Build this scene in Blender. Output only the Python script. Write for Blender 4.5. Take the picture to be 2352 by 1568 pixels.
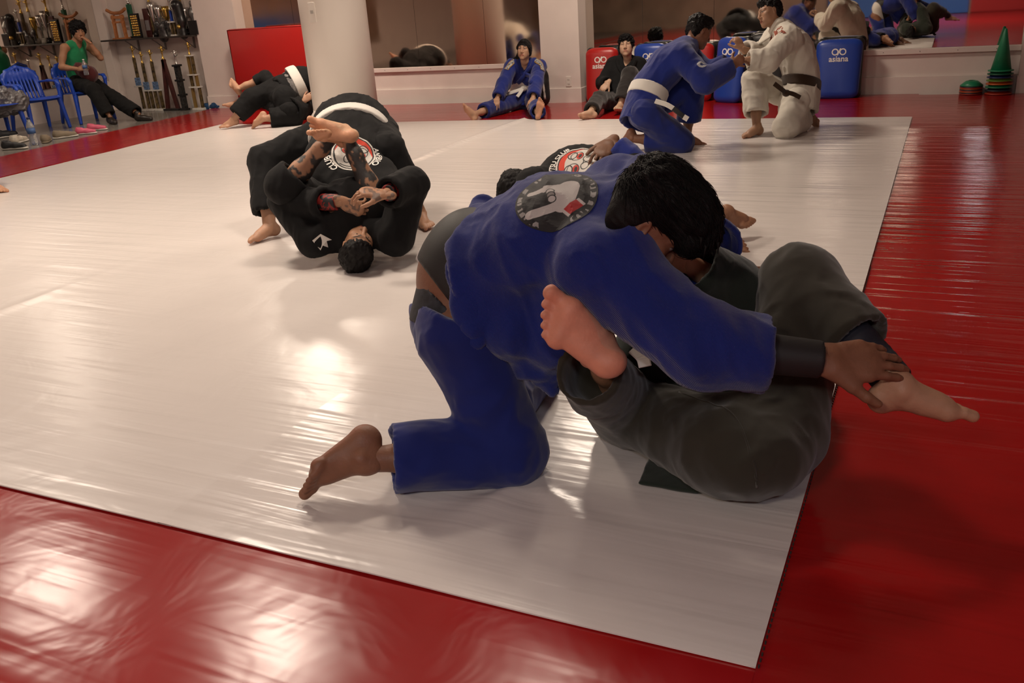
import bpy, bmesh, math, random
import numpy as np
from mathutils import Vector, Matrix
from mathutils.bvhtree import BVHTree

for _o in list(bpy.data.objects):
    bpy.data.objects.remove(_o, do_unlink=True)
SC = bpy.context.scene
COL = SC.collection
random.seed(7)

# ------------------------------------------------------------------ camera
CAM_H = 1.34
FPX = 2047.2                      # focal length in pixels of the 2352 px wide frame
YAW, PIT, ROL = 0.45795, 0.37225, 0.07314
_fw = np.array([-math.sin(YAW) * math.cos(PIT), math.cos(YAW) * math.cos(PIT), -math.sin(PIT)])
_r0 = np.array([math.cos(YAW), math.sin(YAW), 0.0])
_d0 = np.cross(_fw, _r0)
_rt = math.cos(ROL) * _r0 + math.sin(ROL) * _d0
_dn = -math.sin(ROL) * _r0 + math.cos(ROL) * _d0
CPOS = np.array([0.0, 0.0, CAM_H])
cam_data = bpy.data.cameras.new('camera')
cam_data.sensor_width = 36.0
cam_data.lens = FPX / 2352 * 36.0
cam_data.clip_end = 200
cam = bpy.data.objects.new('camera', cam_data)
COL.objects.link(cam)
_m = Matrix(((_rt[0], -_dn[0], -_fw[0], CPOS[0]), (_rt[1], -_dn[1], -_fw[1], CPOS[1]), (_rt[2], -_dn[2], -_fw[2], CPOS[2]), (0, 0, 0, 1)))
cam.matrix_world = _m
SC.camera = cam

# ------------------------------------------------------------------ world, lamps, exposure
W = bpy.data.worlds.new('world')
SC.world = W
W.use_nodes = True
W.node_tree.nodes['Background'].inputs[0].default_value = (0.09, 0.075, 0.06, 1)
W.node_tree.nodes['Background'].inputs[1].default_value = 0.35
SC.view_settings.view_transform = 'Standard'
SC.view_settings.look = 'None'
SC.view_settings.exposure = 0.0
SC.view_settings.gamma = 1.0
SC.view_settings.use_curve_mapping = False
SC.cycles.use_denoising = True
SC.cycles.max_bounces = 8
SC.cycles.glossy_bounces = 5
SC.cycles.caustics_reflective = True
SC.cycles.sample_clamp_indirect = 6.0
CEIL = 3.2
WARM = (1.0, 0.84, 0.69)
LAMPS = [(-6.6, 4.0, 62, WARM, 0.55), (-4.2, 4.1, 66, WARM, 0.55), (-7.2, 8.9, 95, WARM, 0.6), (-3.2, 8.8, 80, WARM, 0.6),
         (-10.9, 7.9, 28, WARM, 0.5), (-1.9, 4.0, 45, WARM, 0.5), (-0.8, -2.6, 95, WARM, 0.6), (0.9, -2.2, 55, (0.9, 0.9, 1.0), 0.5), (-5.5, -1.6, 60, WARM, 0.5)]

# ------------------------------------------------------------------ pixel helpers: a pixel of the photograph to a point in the room
def ray(px, py):
    return _rt * (px - 1176) / FPX + _dn * (py - 784) / FPX + _fw
def atz(px, py, z=0.0):
    d = ray(px, py)
    return CPOS + d * ((z - CAM_H) / d[2])
def aty(px, py, Y):
    d = ray(px, py)
    return CPOS + d * (Y / d[1])
def atx(px, py, X):
    d = ray(px, py)
    return CPOS + d * (X / d[0])
def P(px, py, D):
    return CPOS + ray(px, py) * D
def proj(p):
    q = np.asarray(p, float) - CPOS
    w = q @ _fw
    return (1176 + FPX * (q @ _rt) / w, 784 + FPX * (q @ _dn) / w, w)
def A3(*v):
    return np.array(v, float)
def unit(v):
    v = np.asarray(v, float)
    return v / max(1e-9, np.linalg.norm(v))
CR, CD, CF = _rt, _dn, _fw        # image right, image down, into the picture

# ------------------------------------------------------------------ materials
MATS = {}
def _mat(name):
    m = bpy.data.materials.new(name)
    m.use_nodes = True
    nt = m.node_tree
    b = nt.nodes['Principled BSDF']
    return m, nt, b
def mat(name, col, rough=0.6, metal=0.0, var=0.0, vscale=8.0, bump=0.0, bscale=40.0, spec=0.5, sheen=0.0, trans=0.0, coat=0.0, emit=None, alpha=None, attr=None, sss=0.0):
    if name in MATS:
        return MATS[name]
    m, nt, b = _mat(name)
    b.inputs['Base Color'].default_value = (*col, 1)
    b.inputs['Roughness'].default_value = rough
    b.inputs['Metallic'].default_value = metal
    b.inputs['Specular IOR Level'].default_value = spec
    if sheen:
        b.inputs['Sheen Weight'].default_value = sheen
        b.inputs['Sheen Roughness'].default_value = 0.6
    if trans:
        b.inputs['Transmission Weight'].default_value = trans
    if coat:
        b.inputs['Coat Weight'].default_value = coat
        b.inputs['Coat Roughness'].default_value = 0.15
    if emit:
        b.inputs['Emission Color'].default_value = (*emit[0], 1)
        b.inputs['Emission Strength'].default_value = emit[1]
    if sss:
        b.inputs['Subsurface Weight'].default_value = sss
        b.inputs['Subsurface Radius'].default_value = (0.012, 0.005, 0.003)
        b.inputs['Subsurface Scale'].default_value = 0.6
    src = None
    tc = nt.nodes.new('ShaderNodeTexCoord')
    if attr:
        a = nt.nodes.new('ShaderNodeAttribute')
        a.attribute_name = attr
        src = a.outputs['Color']
    if var:
        nz = nt.nodes.new('ShaderNodeTexNoise')
        nz.inputs['Scale'].default_value = vscale
        nz.inputs['Detail'].default_value = 4
        nt.links.new(tc.outputs['Object'], nz.inputs['Vector'])
        mx = nt.nodes.new('ShaderNodeMix')
        mx.data_type = 'RGBA'
        mx.blend_type = 'MULTIPLY'
        mx.inputs['Factor'].default_value = 1.0
        mr = nt.nodes.new('ShaderNodeMapRange')
        mr.inputs['From Min'].default_value = 0.3
        mr.inputs['From Max'].default_value = 0.7
        mr.inputs['To Min'].default_value = 1 - var
        mr.inputs['To Max'].default_value = 1 + var * 0.6
        nt.links.new(nz.outputs['Fac'], mr.inputs['Value'])
        if src:
            nt.links.new(src, mx.inputs[6])
        else:
            mx.inputs[6].default_value = (*col, 1)
        nt.links.new(mr.outputs['Result'], mx.inputs[7])
        src = mx.outputs[2]
    if src:
        nt.links.new(src, b.inputs['Base Color'])
    if bump:
        nb = nt.nodes.new('ShaderNodeTexNoise')
        nb.inputs['Scale'].default_value = bscale
        nb.inputs['Detail'].default_value = 3
        nt.links.new(tc.outputs['Object'], nb.inputs['Vector'])
        bp = nt.nodes.new('ShaderNodeBump')
        bp.inputs['Strength'].default_value = bump
        bp.inputs['Distance'].default_value = 0.01
        nt.links.new(nb.outputs['Fac'], bp.inputs['Height'])
        nt.links.new(bp.outputs['Normal'], b.inputs['Normal'])
    MATS[name] = m
    return m

def mat_patch(name, c1, c2, scale, rough=0.6):
    """two-colour printed pattern"""
    if name in MATS:
        return MATS[name]
    m, nt, b = _mat(name)
    tc = nt.nodes.new('ShaderNodeTexCoord'); nz = nt.nodes.new('ShaderNodeTexNoise'); rp = nt.nodes.new('ShaderNodeValToRGB')
    nz.inputs['Scale'].default_value = scale; nz.inputs['Detail'].default_value = 1.5; nz.inputs['Distortion'].default_value = 1.5
    rp.color_ramp.interpolation = 'CONSTANT'
    rp.color_ramp.elements[0].color = (*c1, 1); rp.color_ramp.elements[1].color = (*c2, 1); rp.color_ramp.elements[1].position = 0.5
    nt.links.new(tc.outputs['Object'], nz.inputs['Vector']); nt.links.new(nz.outputs['Fac'], rp.inputs['Fac']); nt.links.new(rp.outputs['Color'], b.inputs['Base Color'])
    b.inputs['Roughness'].default_value = rough
    MATS[name] = m
    return m
def cloth_mat(name, col, weave=260.0, strength=0.25, var=0.12, rough=0.85, sheen=0.25, direction=(1, 1, 0)):
    """woven cotton: colour with slight wear, fine diagonal ribs"""
    if name in MATS:
        return MATS[name]
    m, nt, b = _mat(name)
    b.inputs['Roughness'].default_value = rough
    b.inputs['Specular IOR Level'].default_value = 0.25
    b.inputs['Sheen Weight'].default_value = sheen
    b.inputs['Sheen Roughness'].default_value = 0.5
    tc = nt.nodes.new('ShaderNodeTexCoord')
    nz = nt.nodes.new('ShaderNodeTexNoise')
    nz.inputs['Scale'].default_value = 6
    nz.inputs['Detail'].default_value = 5
    nt.links.new(tc.outputs['Object'], nz.inputs['Vector'])
    rmp = nt.nodes.new('ShaderNodeValToRGB')
    rmp.color_ramp.elements[0].position = 0.3
    rmp.color_ramp.elements[1].position = 0.7
    rmp.color_ramp.elements[0].color = (*[c * (1 - var) for c in col], 1)
    rmp.color_ramp.elements[1].color = (*[min(1, c * (1 + var)) for c in col], 1)
    nt.links.new(nz.outputs['Fac'], rmp.inputs['Fac'])
    nt.links.new(rmp.outputs['Color'], b.inputs['Base Color'])
    wv = nt.nodes.new('ShaderNodeTexWave')
    wv.wave_type = 'BANDS'
    wv.bands_direction = 'DIAGONAL'
    wv.inputs['Scale'].default_value = weave
    wv.inputs['Distortion'].default_value = 1.0
    wv.inputs['Detail'].default_value = 1
    nt.links.new(tc.outputs['Object'], wv.inputs['Vector'])
    nf = nt.nodes.new('ShaderNodeTexNoise')
    nf.inputs['Scale'].default_value = 30
    nf.inputs['Detail'].default_value = 4
    nt.links.new(tc.outputs['Object'], nf.inputs['Vector'])
    ad = nt.nodes.new('ShaderNodeMath')
    ad.operation = 'MULTIPLY_ADD'
    ad.inputs[1].default_value = 0.25
    nt.links.new(wv.outputs['Fac'], ad.inputs[0])
    nt.links.new(nf.outputs['Fac'], ad.inputs[2])
    bp = nt.nodes.new('ShaderNodeBump')
    bp.inputs['Strength'].default_value = strength
    bp.inputs['Distance'].default_value = 0.006
    nt.links.new(ad.outputs[0], bp.inputs['Height'])
    nt.links.new(bp.outputs['Normal'], b.inputs['Normal'])
    MATS[name] = m
    return m

# ------------------------------------------------------------------ objects
def tag(o, label=None, cat=None, group=None, kind=None):
    if label: o['label'] = label
    if cat: o['category'] = cat
    if group: o['group'] = group
    if kind: o['kind'] = kind
    return o
def empty(name, loc=(0, 0, 0), rz=0.0):
    o = bpy.data.objects.new(name, None)
    COL.objects.link(o)
    o.location = loc
    o.rotation_euler = (0, 0, rz)
    o.empty_display_size = 0.1
    return o
def obj(name, me, m=None, parent=None, smooth=False):
    """link a mesh (bpy mesh, bmesh or (verts, faces)) as one object; geometry is in world space unless the parent is moved later"""
    if isinstance(me, tuple):
        v, f = me
        d = bpy.data.meshes.new(name)
        d.from_pydata([tuple(x) for x in np.asarray(v, float)] if not isinstance(v, list) else v, [], [list(map(int, q)) for q in f])
        me = d
    elif isinstance(me, bmesh.types.BMesh):
        d = bpy.data.meshes.new(name)
        me.to_mesh(d)
        me.free()
        me = d
    me.update()
    if smooth:
        me.polygons.foreach_set('use_smooth', np.ones(len(me.polygons), bool))
    if m is not None and not me.materials:
        if isinstance(m, (list, tuple)):
            for x in m:
                me.materials.append(x)
        else:
            me.materials.append(m)
    o = bpy.data.objects.new(name, me)
    COL.objects.link(o)
    if parent is not None:
        o.parent = parent
        o.matrix_parent_inverse = parent.matrix_basis.inverted() if False else Matrix.Identity(4)
        if parent.type == 'EMPTY' and parent.get('_world'):
            o.matrix_parent_inverse = Matrix.Translation(-parent.location)
    return o
def wempty(name, loc):
    """an Empty at a thing's base whose parts are given in room coordinates"""
    o = empty(name, tuple(float(x) for x in loc))
    o['_world'] = 1
    return o
def sub(name, me, m, parent, smooth=False):
    """a sub-part: child of a part whose mesh is already in the thing's space"""
    o = obj(name, me, m, None, smooth)
    o.parent = parent
    return o
def box(bm, x0, x1, y0, y1, z0, z1, bev=0.0, mtx=None, seg=2):
    r = bmesh.ops.create_cube(bm, size=1.0)
    vs = r['verts']
    for v in vs:
        v.co = Vector(((x0 + x1) / 2 + v.co.x * (x1 - x0), (y0 + y1) / 2 + v.co.y * (y1 - y0), (z0 + z1) / 2 + v.co.z * (z1 - z0)))
    if bev:
        es = list({e for v in vs for e in v.link_edges})
        rr = bmesh.ops.bevel(bm, geom=es, offset=bev, segments=seg, affect='EDGES', profile=0.5)
        vs = list({v for v in rr['verts']} | {v for v in vs if v.is_valid})
    if mtx is not None:
        for v in vs:
            v.co = mtx @ v.co
    return bm
def nbm():
    return bmesh.new()
def boxm(x0, x1, y0, y1, z0, z1, bev=0.0, mtx=None):
    return box(nbm(), x0, x1, y0, y1, z0, z1, bev, mtx)
def lathe(bm, prof, n=24, mtx=None):
    """profile of (radius, z) turned round z"""
    rings = []
    for r, z in prof:
        ring = []
        for k in range(n):
            a = 2 * math.pi * k / n
            co = Vector((r * math.cos(a), r * math.sin(a), z))
            ring.append(bm.verts.new(mtx @ co if mtx is not None else co))
        rings.append(ring)
    for i in range(len(rings) - 1):
        for k in range(n):
            bm.faces.new((rings[i][k], rings[i][(k + 1) % n], rings[i + 1][(k + 1) % n], rings[i + 1][k]))
    bm.faces.new(list(reversed(rings[0])))
    bm.faces.new(rings[-1])
    return bm
def tube(bm, pts, rad, n=8, closed=False):
    """round tube along points; rad a number or list"""
    pts = [np.asarray(p, float) for p in pts]
    k = len(pts)
    rs = rad if isinstance(rad, (list, tuple)) else [rad] * k
    up = A3(0, 0, 1)
    rings = []
    for i in range(k):
        t = unit(pts[min(i + 1, k - 1)] - pts[max(i - 1, 0)])
        s = np.cross(t, up)
        if np.linalg.norm(s) < 0.1:
            s = np.cross(t, A3(1, 0, 0))
        s = unit(s)
        w = np.cross(s, t)
        rings.append([bm.verts.new(tuple(pts[i] + rs[i] * (math.cos(2 * math.pi * j / n) * s + math.sin(2 * math.pi * j / n) * w))) for j in range(n)])
    for i in range(k - 1):
        for j in range(n):
            bm.faces.new((rings[i][j], rings[i][(j + 1) % n], rings[i + 1][(j + 1) % n], rings[i + 1][j]))
    bm.faces.new(list(reversed(rings[0])))
    bm.faces.new(rings[-1])
    return bm
def spline(pts, n=8):
    """Catmull-Rom through the points"""
    p = [np.asarray(q, float) for q in pts]
    p = [2 * p[0] - p[1]] + p + [2 * p[-1] - p[-2]]
    out = []
    for i in range(1, len(p) - 2):
        for k in range(n):
            t = k / n
            a, b, c, d = p[i - 1], p[i], p[i + 1], p[i + 2]
            out.append(0.5 * (2 * b + (c - a) * t + (2 * a - 5 * b + 4 * c - d) * t * t + (-a + 3 * b - 3 * c + d) * t ** 3))
    out.append(p[-2])
    return out
# ------------------------------------------------------------------ soft solid modelling: distance fields meshed with surface nets
def _smin(a, b, k):
    if k <= 0:
        return np.minimum(a, b)
    h = np.maximum(k - np.abs(a - b), 0.0) / k
    return np.minimum(a, b) - h * h * k * 0.25
def _hash(i, j, k, s):
    n = (i * 73856093) ^ (j * 19349663) ^ (k * 83492791) ^ (s * 2654435)
    n = (n ^ (n >> 13)) * 1274126177
    n = n & 0x7fffffff
    n = (n ^ (n >> 16)) & 0xffff
    return n / 65535.0
def vnoise(p, seed=0):
    """smooth value noise in 0..1 at points (n,3)"""
    p = np.asarray(p, float)
    i = np.floor(p).astype(np.int64)
    f = p - i
    f = f * f * (3 - 2 * f)
    o = 0
    for a in (0, 1):
        wa = f[:, 0] if a else 1 - f[:, 0]
        for b in (0, 1):
            wb = f[:, 1] if b else 1 - f[:, 1]
            for c in (0, 1):
                wc = f[:, 2] if c else 1 - f[:, 2]
                o = o + wa * wb * wc * _hash(i[:, 0] + a, i[:, 1] + b, i[:, 2] + c, seed)
    return o

class Solid:
    """a list of round cones, ellipsoids and cuts, blended with a smooth union"""
    def __init__(self):
        self.ops = []
    def cone(self, a, b, ra, rb=None, k=0.02, flat=None, cap=False, cap0=False, mode='add'):
        """round cone a-b; flat=(axis, s): squeezed to s along axis; cap: flat end at b"""
        a = np.asarray(a, float); b = np.asarray(b, float)
        rb = ra if rb is None else rb
        m = max(ra, rb) * (max(1.0, flat[1]) if flat else 1.0)
        self.ops.append(('cone', np.minimum(a, b) - m, np.maximum(a, b) + m, k, mode, (a, b, ra, rb, flat, cap, cap0)))
        return self
    def chain(self, pts, rs, k=0.02, **kw):
        for i in range(len(pts) - 1):
            self.cone(pts[i], pts[i + 1], rs[i], rs[i + 1], k, **kw)
        return self
    def ell(self, c, r, R=None, k=0.02, mode='add'):
        """ellipsoid with radii r along the rows of R"""
        c = np.asarray(c, float); r = np.asarray(r, float)
        R = np.eye(3) if R is None else np.asarray(R, float)
        m = np.sqrt(((R * r[:, None]) ** 2).sum(0))
        self.ops.append(('ell', c - m, c + m, k, mode, (c, r, R)))
        return self
    def slab(self, c, n, half, R):
        """keep only what lies within half of the plane through c"""
        c = np.asarray(c, float)
        self.ops.append(('slab', c - R, c + R, 0, 'and', (c, unit(n), half)))
        return self
    def cut(self, c, n, R):
        """remove what lies on the n side of the plane, inside a ball of radius R"""
        c = np.asarray(c, float)
        self.ops.append(('cutp', c - R, c + R, 0, 'sub', (c, unit(n), R)))
        return self
    def _eval(self, op, X):
        kind, q = op[0], op[5]
        if kind == 'cone':
            a, b, ra, rb, flat, cap, cap0 = q
            d = b - a
            L = float(d @ d) + 1e-12
            u = X - a
            t = np.clip((u @ d) / L, 0, 1)
            w = u - t[..., None] * d
            if flat:
                ax = unit(flat[0]); s = flat[1]
                w = w + ((w @ ax) * (1.0 / s - 1.0))[..., None] * ax
                dist = (np.sqrt((w * w).sum(-1)) - (ra + (rb - ra) * t)) * min(1.0, s)
            else:
                dist = np.sqrt((w * w).sum(-1)) - (ra + (rb - ra) * t)
            if cap:
                dist = np.maximum(dist, (X - b) @ unit(d))
            if cap0:
                dist = np.maximum(dist, (a - X) @ unit(d))
            return dist
        if kind == 'ell':
            c, r, R = q
            y = (X - c) @ R.T
            k0 = np.sqrt(((y / r) ** 2).sum(-1))
            k1 = np.sqrt(((y / (r * r)) ** 2).sum(-1)) + 1e-9
            return k0 * (k0 - 1.0) / k1
        if kind == 'slab':
            c, n, half = q
            return np.abs((X - c) @ n) - half
        if kind == 'cutp':
            c, n, Rr = q
            v = X - c
            return np.maximum(-(v @ n), np.sqrt((v * v).sum(-1)) - Rr)
    def field(self, h, offset=0.0, lo=None, hi=None):
        adds = [o for o in self.ops if o[4] == 'add']
        L = np.min([o[1] for o in adds], 0) - offset - 4 * h if lo is None else lo
        Hh = np.max([o[2] for o in adds], 0) + offset + 4 * h if hi is None else hi
        N = np.ceil((Hh - L) / h).astype(int) + 1
        D = np.full(N, 1.0)
        for op in self.ops:
            mg = offset + op[3] + 3 * h
            i0 = np.maximum(0, np.floor((op[1] - mg - L) / h).astype(int))
            i1 = np.minimum(N, np.ceil((op[2] + mg - L) / h).astype(int) + 1)
            if np.any(i1 <= i0):
                continue
            ax = [L[t] + h * np.arange(i0[t], i1[t]) for t in range(3)]
            X = np.stack(np.meshgrid(*ax, indexing='ij'), -1)
            d = self._eval(op, X)
            s = tuple(slice(i0[t], i1[t]) for t in range(3))
            if op[4] == 'add':
                D[s] = _smin(D[s], d, op[3])
            elif op[4] == 'sub':
                D[s] = np.maximum(D[s], -d)
            else:
                D[s] = np.maximum(D[s], d)
        return D - offset, L, h
    def mesh(self, h, offset=0.0):
        return nets(*self.field(h, offset))

def nets(D, L, h):
    """surface nets: verts (n,3), quads (m,4)"""
    S = D < 0
    c = S[:-1, :-1, :-1].astype(np.int8)
    tot = np.zeros(c.shape, np.int8)
    for a in (0, 1):
        for b in (0, 1):
            for e in (0, 1):
                tot += S[a:D.shape[0] - 1 + a, b:D.shape[1] - 1 + b, e:D.shape[2] - 1 + e]
    act = (tot > 0) & (tot < 8)
    idx = np.argwhere(act)
    if len(idx) == 0:
        return np.zeros((0, 3)), np.zeros((0, 4), int)
    vid = np.full(c.shape, -1, np.int64)
    vid[act] = np.arange(len(idx))
    acc = np.zeros((len(idx), 3)); cnt = np.zeros(len(idx))
    cor = [(a, b, e) for a in (0, 1) for b in (0, 1) for e in (0, 1)]
    val = {q: D[idx[:, 0] + q[0], idx[:, 1] + q[1], idx[:, 2] + q[2]] for q in cor}
    for q in cor:
        for t in range(3):
            if q[t] == 0:
                q2 = list(q); q2[t] = 1; q2 = tuple(q2)
                v0, v1 = val[q], val[q2]
                m = (v0 < 0) != (v1 < 0)
                tt = np.where(m, v0 / np.where(m, v0 - v1, 1), 0)
                for ax in range(3):
                    acc[:, ax] += np.where(m, (q[ax] + (tt if ax == t else 0)), 0)
                cnt += m
    V = L + h * (idx + acc / cnt[:, None])
    F = []
    for t in range(3):
        u, w = (t + 1) % 3, (t + 2) % 3
        s0 = [slice(None)] * 3; s1 = [slice(None)] * 3
        s0[t] = slice(0, -1); s1[t] = slice(1, None)
        a = S[tuple(s0)]; b = S[tuple(s1)]
        e = np.argwhere(a != b)
        sgn = a[e[:, 0], e[:, 1], e[:, 2]]
        ok = (e[:, u] > 0) & (e[:, w] > 0) & (e[:, u] < D.shape[u] - 1) & (e[:, w] < D.shape[w] - 1)
        e, sgn = e[ok], sgn[ok]
        def cell(du, dw):
            i = e.copy(); i[:, u] -= du; i[:, w] -= dw
            return vid[i[:, 0], i[:, 1], i[:, 2]]
        q = np.stack([cell(1, 1), cell(0, 1), cell(0, 0), cell(1, 0)], 1)
        q[~sgn] = q[~sgn][:, ::-1]
        F.append(q)
    return V, np.concatenate(F)

def vnormals(V, F):
    n = np.cross(V[F[:, 2]] - V[F[:, 0]], V[F[:, 3]] - V[F[:, 1]])
    N = np.zeros_like(V)
    for k in range(4):
        np.add.at(N, F[:, k], n)
    return N / (np.linalg.norm(N, axis=1)[:, None] + 1e-12)
def relax(V, F, it=1, lam=0.5):
    V = V.copy()
    for _ in range(it):
        S = np.zeros_like(V); c = np.zeros(len(V))
        for k in range(4):
            np.add.at(S, F[:, k], V[F[:, (k + 1) % 4]] + V[F[:, k - 1]])
            np.add.at(c, F[:, k], 2)
        V += lam * (S / np.maximum(c, 1)[:, None] - V)
    return V
def folds(V, F, amp, scale, along, stretch=4.0, seed=0, sharp=1.0):
    """cloth folds: ridged noise, drawn out along a direction (a vector or one per vertex)"""
    N = vnormals(V, F)
    d = np.asarray(along, float)
    d = d / (np.linalg.norm(d, axis=-1, keepdims=True) + 1e-9)
    q = V - d * ((V * d).sum(-1) * (1 - 1 / stretch))[:, None] if d.ndim == 2 else V - d * ((V @ d) * (1 - 1 / stretch))[:, None]
    w = np.stack([vnoise(V * scale * 0.6 + 11.3, seed + 5), vnoise(V * scale * 0.6 + 3.7, seed + 6), vnoise(V * scale * 0.6 - 8.1, seed + 7)], 1) - 0.5
    q = q * scale + 0.9 * w
    n1 = vnoise(q, seed)
    r = 1 - np.abs(2 * n1 - 1)
    r = r ** sharp
    n2 = vnoise(q * 2.1 + 17, seed + 2)
    r = r + 0.45 * (1 - np.abs(2 * n2 - 1))
    return V + N * (amp * (r - 0.75))[:, None]
def merge(*ms):
    """join meshes given as (verts, faces)"""
    vs, fs, o = [], [], 0
    for v, f in ms:
        vs.append(np.asarray(v, float)); fs.extend([[int(i) + o for i in q] for q in f]); o += len(v)
    return np.concatenate(vs), fs
def fastmesh(name, V, F):
    F = np.asarray(F, int)
    me = bpy.data.meshes.new(name)
    me.vertices.add(len(V)); me.vertices.foreach_set('co', np.asarray(V, float).ravel())
    me.loops.add(F.size); me.loops.foreach_set('vertex_index', F.ravel())
    me.polygons.add(len(F)); me.polygons.foreach_set('loop_start', np.arange(0, F.size, F.shape[1]))
    me.update(calc_edges=True)
    me.polygons.foreach_set('use_smooth', np.ones(len(F), bool))
    return me
def tint(me, cols):
    a = me.color_attributes.new('tint', 'FLOAT_COLOR', 'POINT')
    c = np.ones((len(cols), 4)); c[:, :3] = cols
    a.data.foreach_set('color', c.ravel())
def bvh(V, F):
    return BVHTree.FromPolygons([tuple(v) for v in V], [tuple(int(i) for i in f) for f in F])
def ribbon_on(tree, pts, width, thick, n=10, lift=0.0, side=None):
    """a flat strap that follows points over a surface"""
    c = spline(pts, n)
    q = []
    for p in c:
        r = tree.find_nearest(Vector(p)) if tree is not None else None
        if r and r[0] is not None:
            q.append((np.array(r[0]) + np.array(r[1]) * lift, np.array(r[1])))
        else:
            q.append((np.asarray(p), unit(side) if side is not None else A3(0, 0, 1)))
    V, F = [], []
    wd = width if isinstance(width, (list, tuple)) else [width] * len(q)
    if len(wd) != len(q):
        wd = list(np.interp(np.linspace(0, 1, len(q)), np.linspace(0, 1, len(wd)), wd))
    for i, (p, nn) in enumerate(q):
        t = unit(q[min(i + 1, len(q) - 1)][0] - q[max(i - 1, 0)][0])
        nn = unit(nn - t * (nn @ t)); s = np.cross(t, nn)
        w = wd[i] / 2
        V += [p + s * w + nn * thick * 0.3, p + s * w * 0.8 + nn * thick, p - s * w * 0.8 + nn * thick, p - s * w + nn * thick * 0.3, p - s * w * 0.9 - nn * thick * 0.5, p + s * w * 0.9 - nn * thick * 0.5]
    m = 6
    for i in range(len(q) - 1):
        for j in range(m):
            a, b = i * m + j, i * m + (j + 1) % m
            F.append([a, b, b + m, a + m])
    F.append([m - 1 - j for j in range(m)]); F.append([(len(q) - 1) * m + j for j in range(m)])
    return np.array(V), F
# ------------------------------------------------------------------ heads, hands, feet
def frame(fwd, up):
    """rotation whose columns are right, forward, up"""
    f = unit(fwd)
    u = np.asarray(up, float); u = unit(u - f * (u @ f))
    return np.stack([np.cross(f, u), f, u], 1)
_HEAD = {}
def head_local(h=0.0045, jaw=1.0):
    key = (h, jaw)
    if key in _HEAD:
        return _HEAD[key]
    S = Solid()
    S.ell((0, -0.014, 0.032), (0.0745, 0.094, 0.084), k=0.03)
    S.ell((0, 0.03, -0.03), (0.066 * jaw, 0.062, 0.085), k=0.035)
    for s in (-1, 1):
        S.ell((s * 0.036, 0.05, -0.055), (0.026, 0.026, 0.032), k=0.03)
    for s in (-1, 1):
        S.cone((s * 0.05 * jaw, 0.0, -0.055), (s * 0.012, 0.072, -0.106), 0.022, 0.017, k=0.03)
        S.ell((s * 0.043, 0.062, -0.022), (0.021, 0.02, 0.018), k=0.02)
        S.cone((s * 0.014, 0.09, 0.02), (s * 0.047, 0.072, 0.02), 0.0085, 0.007, k=0.016)
    S.ell((0, 0.079, -0.108), (0.019, 0.016, 0.014), k=0.02)
    S.ell((0, 0.082, -0.074), (0.028, 0.018, 0.02), k=0.02)
    S.cone((0, 0.091, 0.012), (0, 0.112, -0.036), 0.0075, 0.0115, k=0.014)
    for s in (-1, 1):
        S.ell((s * 0.0115, 0.1, -0.042), (0.0085, 0.011, 0.0075), k=0.008)
        S.ell((s * 0.031, 0.1, 0.003), (0.015, 0.014, 0.0105), k=0.0, mode='sub')
        S.ell((s * 0.031, 0.0775, 0.003), (0.0135, 0.0125, 0.0125), k=0.004)
        S.cone((s * 0.019, 0.0875, 0.0115), (s * 0.044, 0.0815, 0.0105), 0.0042, 0.0036, k=0.006)
        S.ell((s * 0.076, -0.006, -0.008), (0.0085, 0.019, 0.031), frame((s * 0.35, 1, 0), (0, -0.15, 1)).T, k=0.008)
        S.ell((s * 0.085, 0.0, -0.006), (0.006, 0.009, 0.015), k=0, mode='sub')
    S.cone((-0.018, 0.0965, -0.068), (0.018, 0.0965, -0.068), 0.0055, 0.0055, k=0.006)
    S.cone((-0.015, 0.0955, -0.081), (0.015, 0.0955, -0.081), 0.0066, 0.0066, k=0.006)
    S.cone((-0.024, 0.108, -0.0745), (0.024, 0.108, -0.0745), 0.0085, 0.0085, mode='sub')
    S.cone((0, -0.02, -0.06), (0, -0.035, -0.14), 0.055, 0.053, k=0.03)
    V, F = S.mesh(h)
    V = relax(V, F, 1, 0.3)
    _HEAD[key] = (V, F)
    return V, F
def head_tint(V, skin, lips=None, brow=(0.03, 0.02, 0.015), beard=None, eye_open=True):
    c = np.tile(np.array(skin, float), (len(V), 1))
    x, y, z = V[:, 0], V[:, 1], V[:, 2]
    lips = lips or (skin[0] * 0.75, skin[1] * 0.45, skin[2] * 0.42)
    m = (np.abs(x) < 0.024 - np.abs(z + 0.0745) * 0.6) & (np.abs(z + 0.0745) < 0.0125) & (y > 0.085)
    c[m] = lips
    m = (np.abs(z + 0.0745) < 0.0028) & (np.abs(x) < 0.023) & (y > 0.08)
    c[m] = np.array(lips) * 0.25
    if beard is not None:
        m = (z < -0.05) & (y > 0.02) & ~((np.abs(z + 0.0745) < 0.0125) & (np.abs(x) < 0.024))
        c[m] = beard
    for s in (-1, 1):
        e = ((x - s * 0.031) / 0.0145) ** 2 + ((z - 0.003) / (0.005 if eye_open else 0.003)) ** 2
        c[(e < 1) & (y > 0.06)] = (0.36, 0.32, 0.29) if eye_open else np.array(skin) * 0.35
        if eye_open:
            c[(np.hypot(x - s * 0.031, z - 0.003) < 0.0056) & (y > 0.06)] = (0.012, 0.008, 0.006)
        c[(e >= 1) & (e < 1.9) & (z > 0.004) & (y > 0.06)] = np.array(skin) * 0.3
        t = np.clip((np.abs(x) - 0.012) / 0.038, 0, 1)
        bz = 0.0215 + 0.006 * np.sin(t * 2.4)
        m = (s * x > 0.011) & (s * x < 0.05) & (np.abs(z - bz) < 0.0052 - 0.003 * t) & (y > 0.045)
        c[m] = brow
    return c
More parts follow.
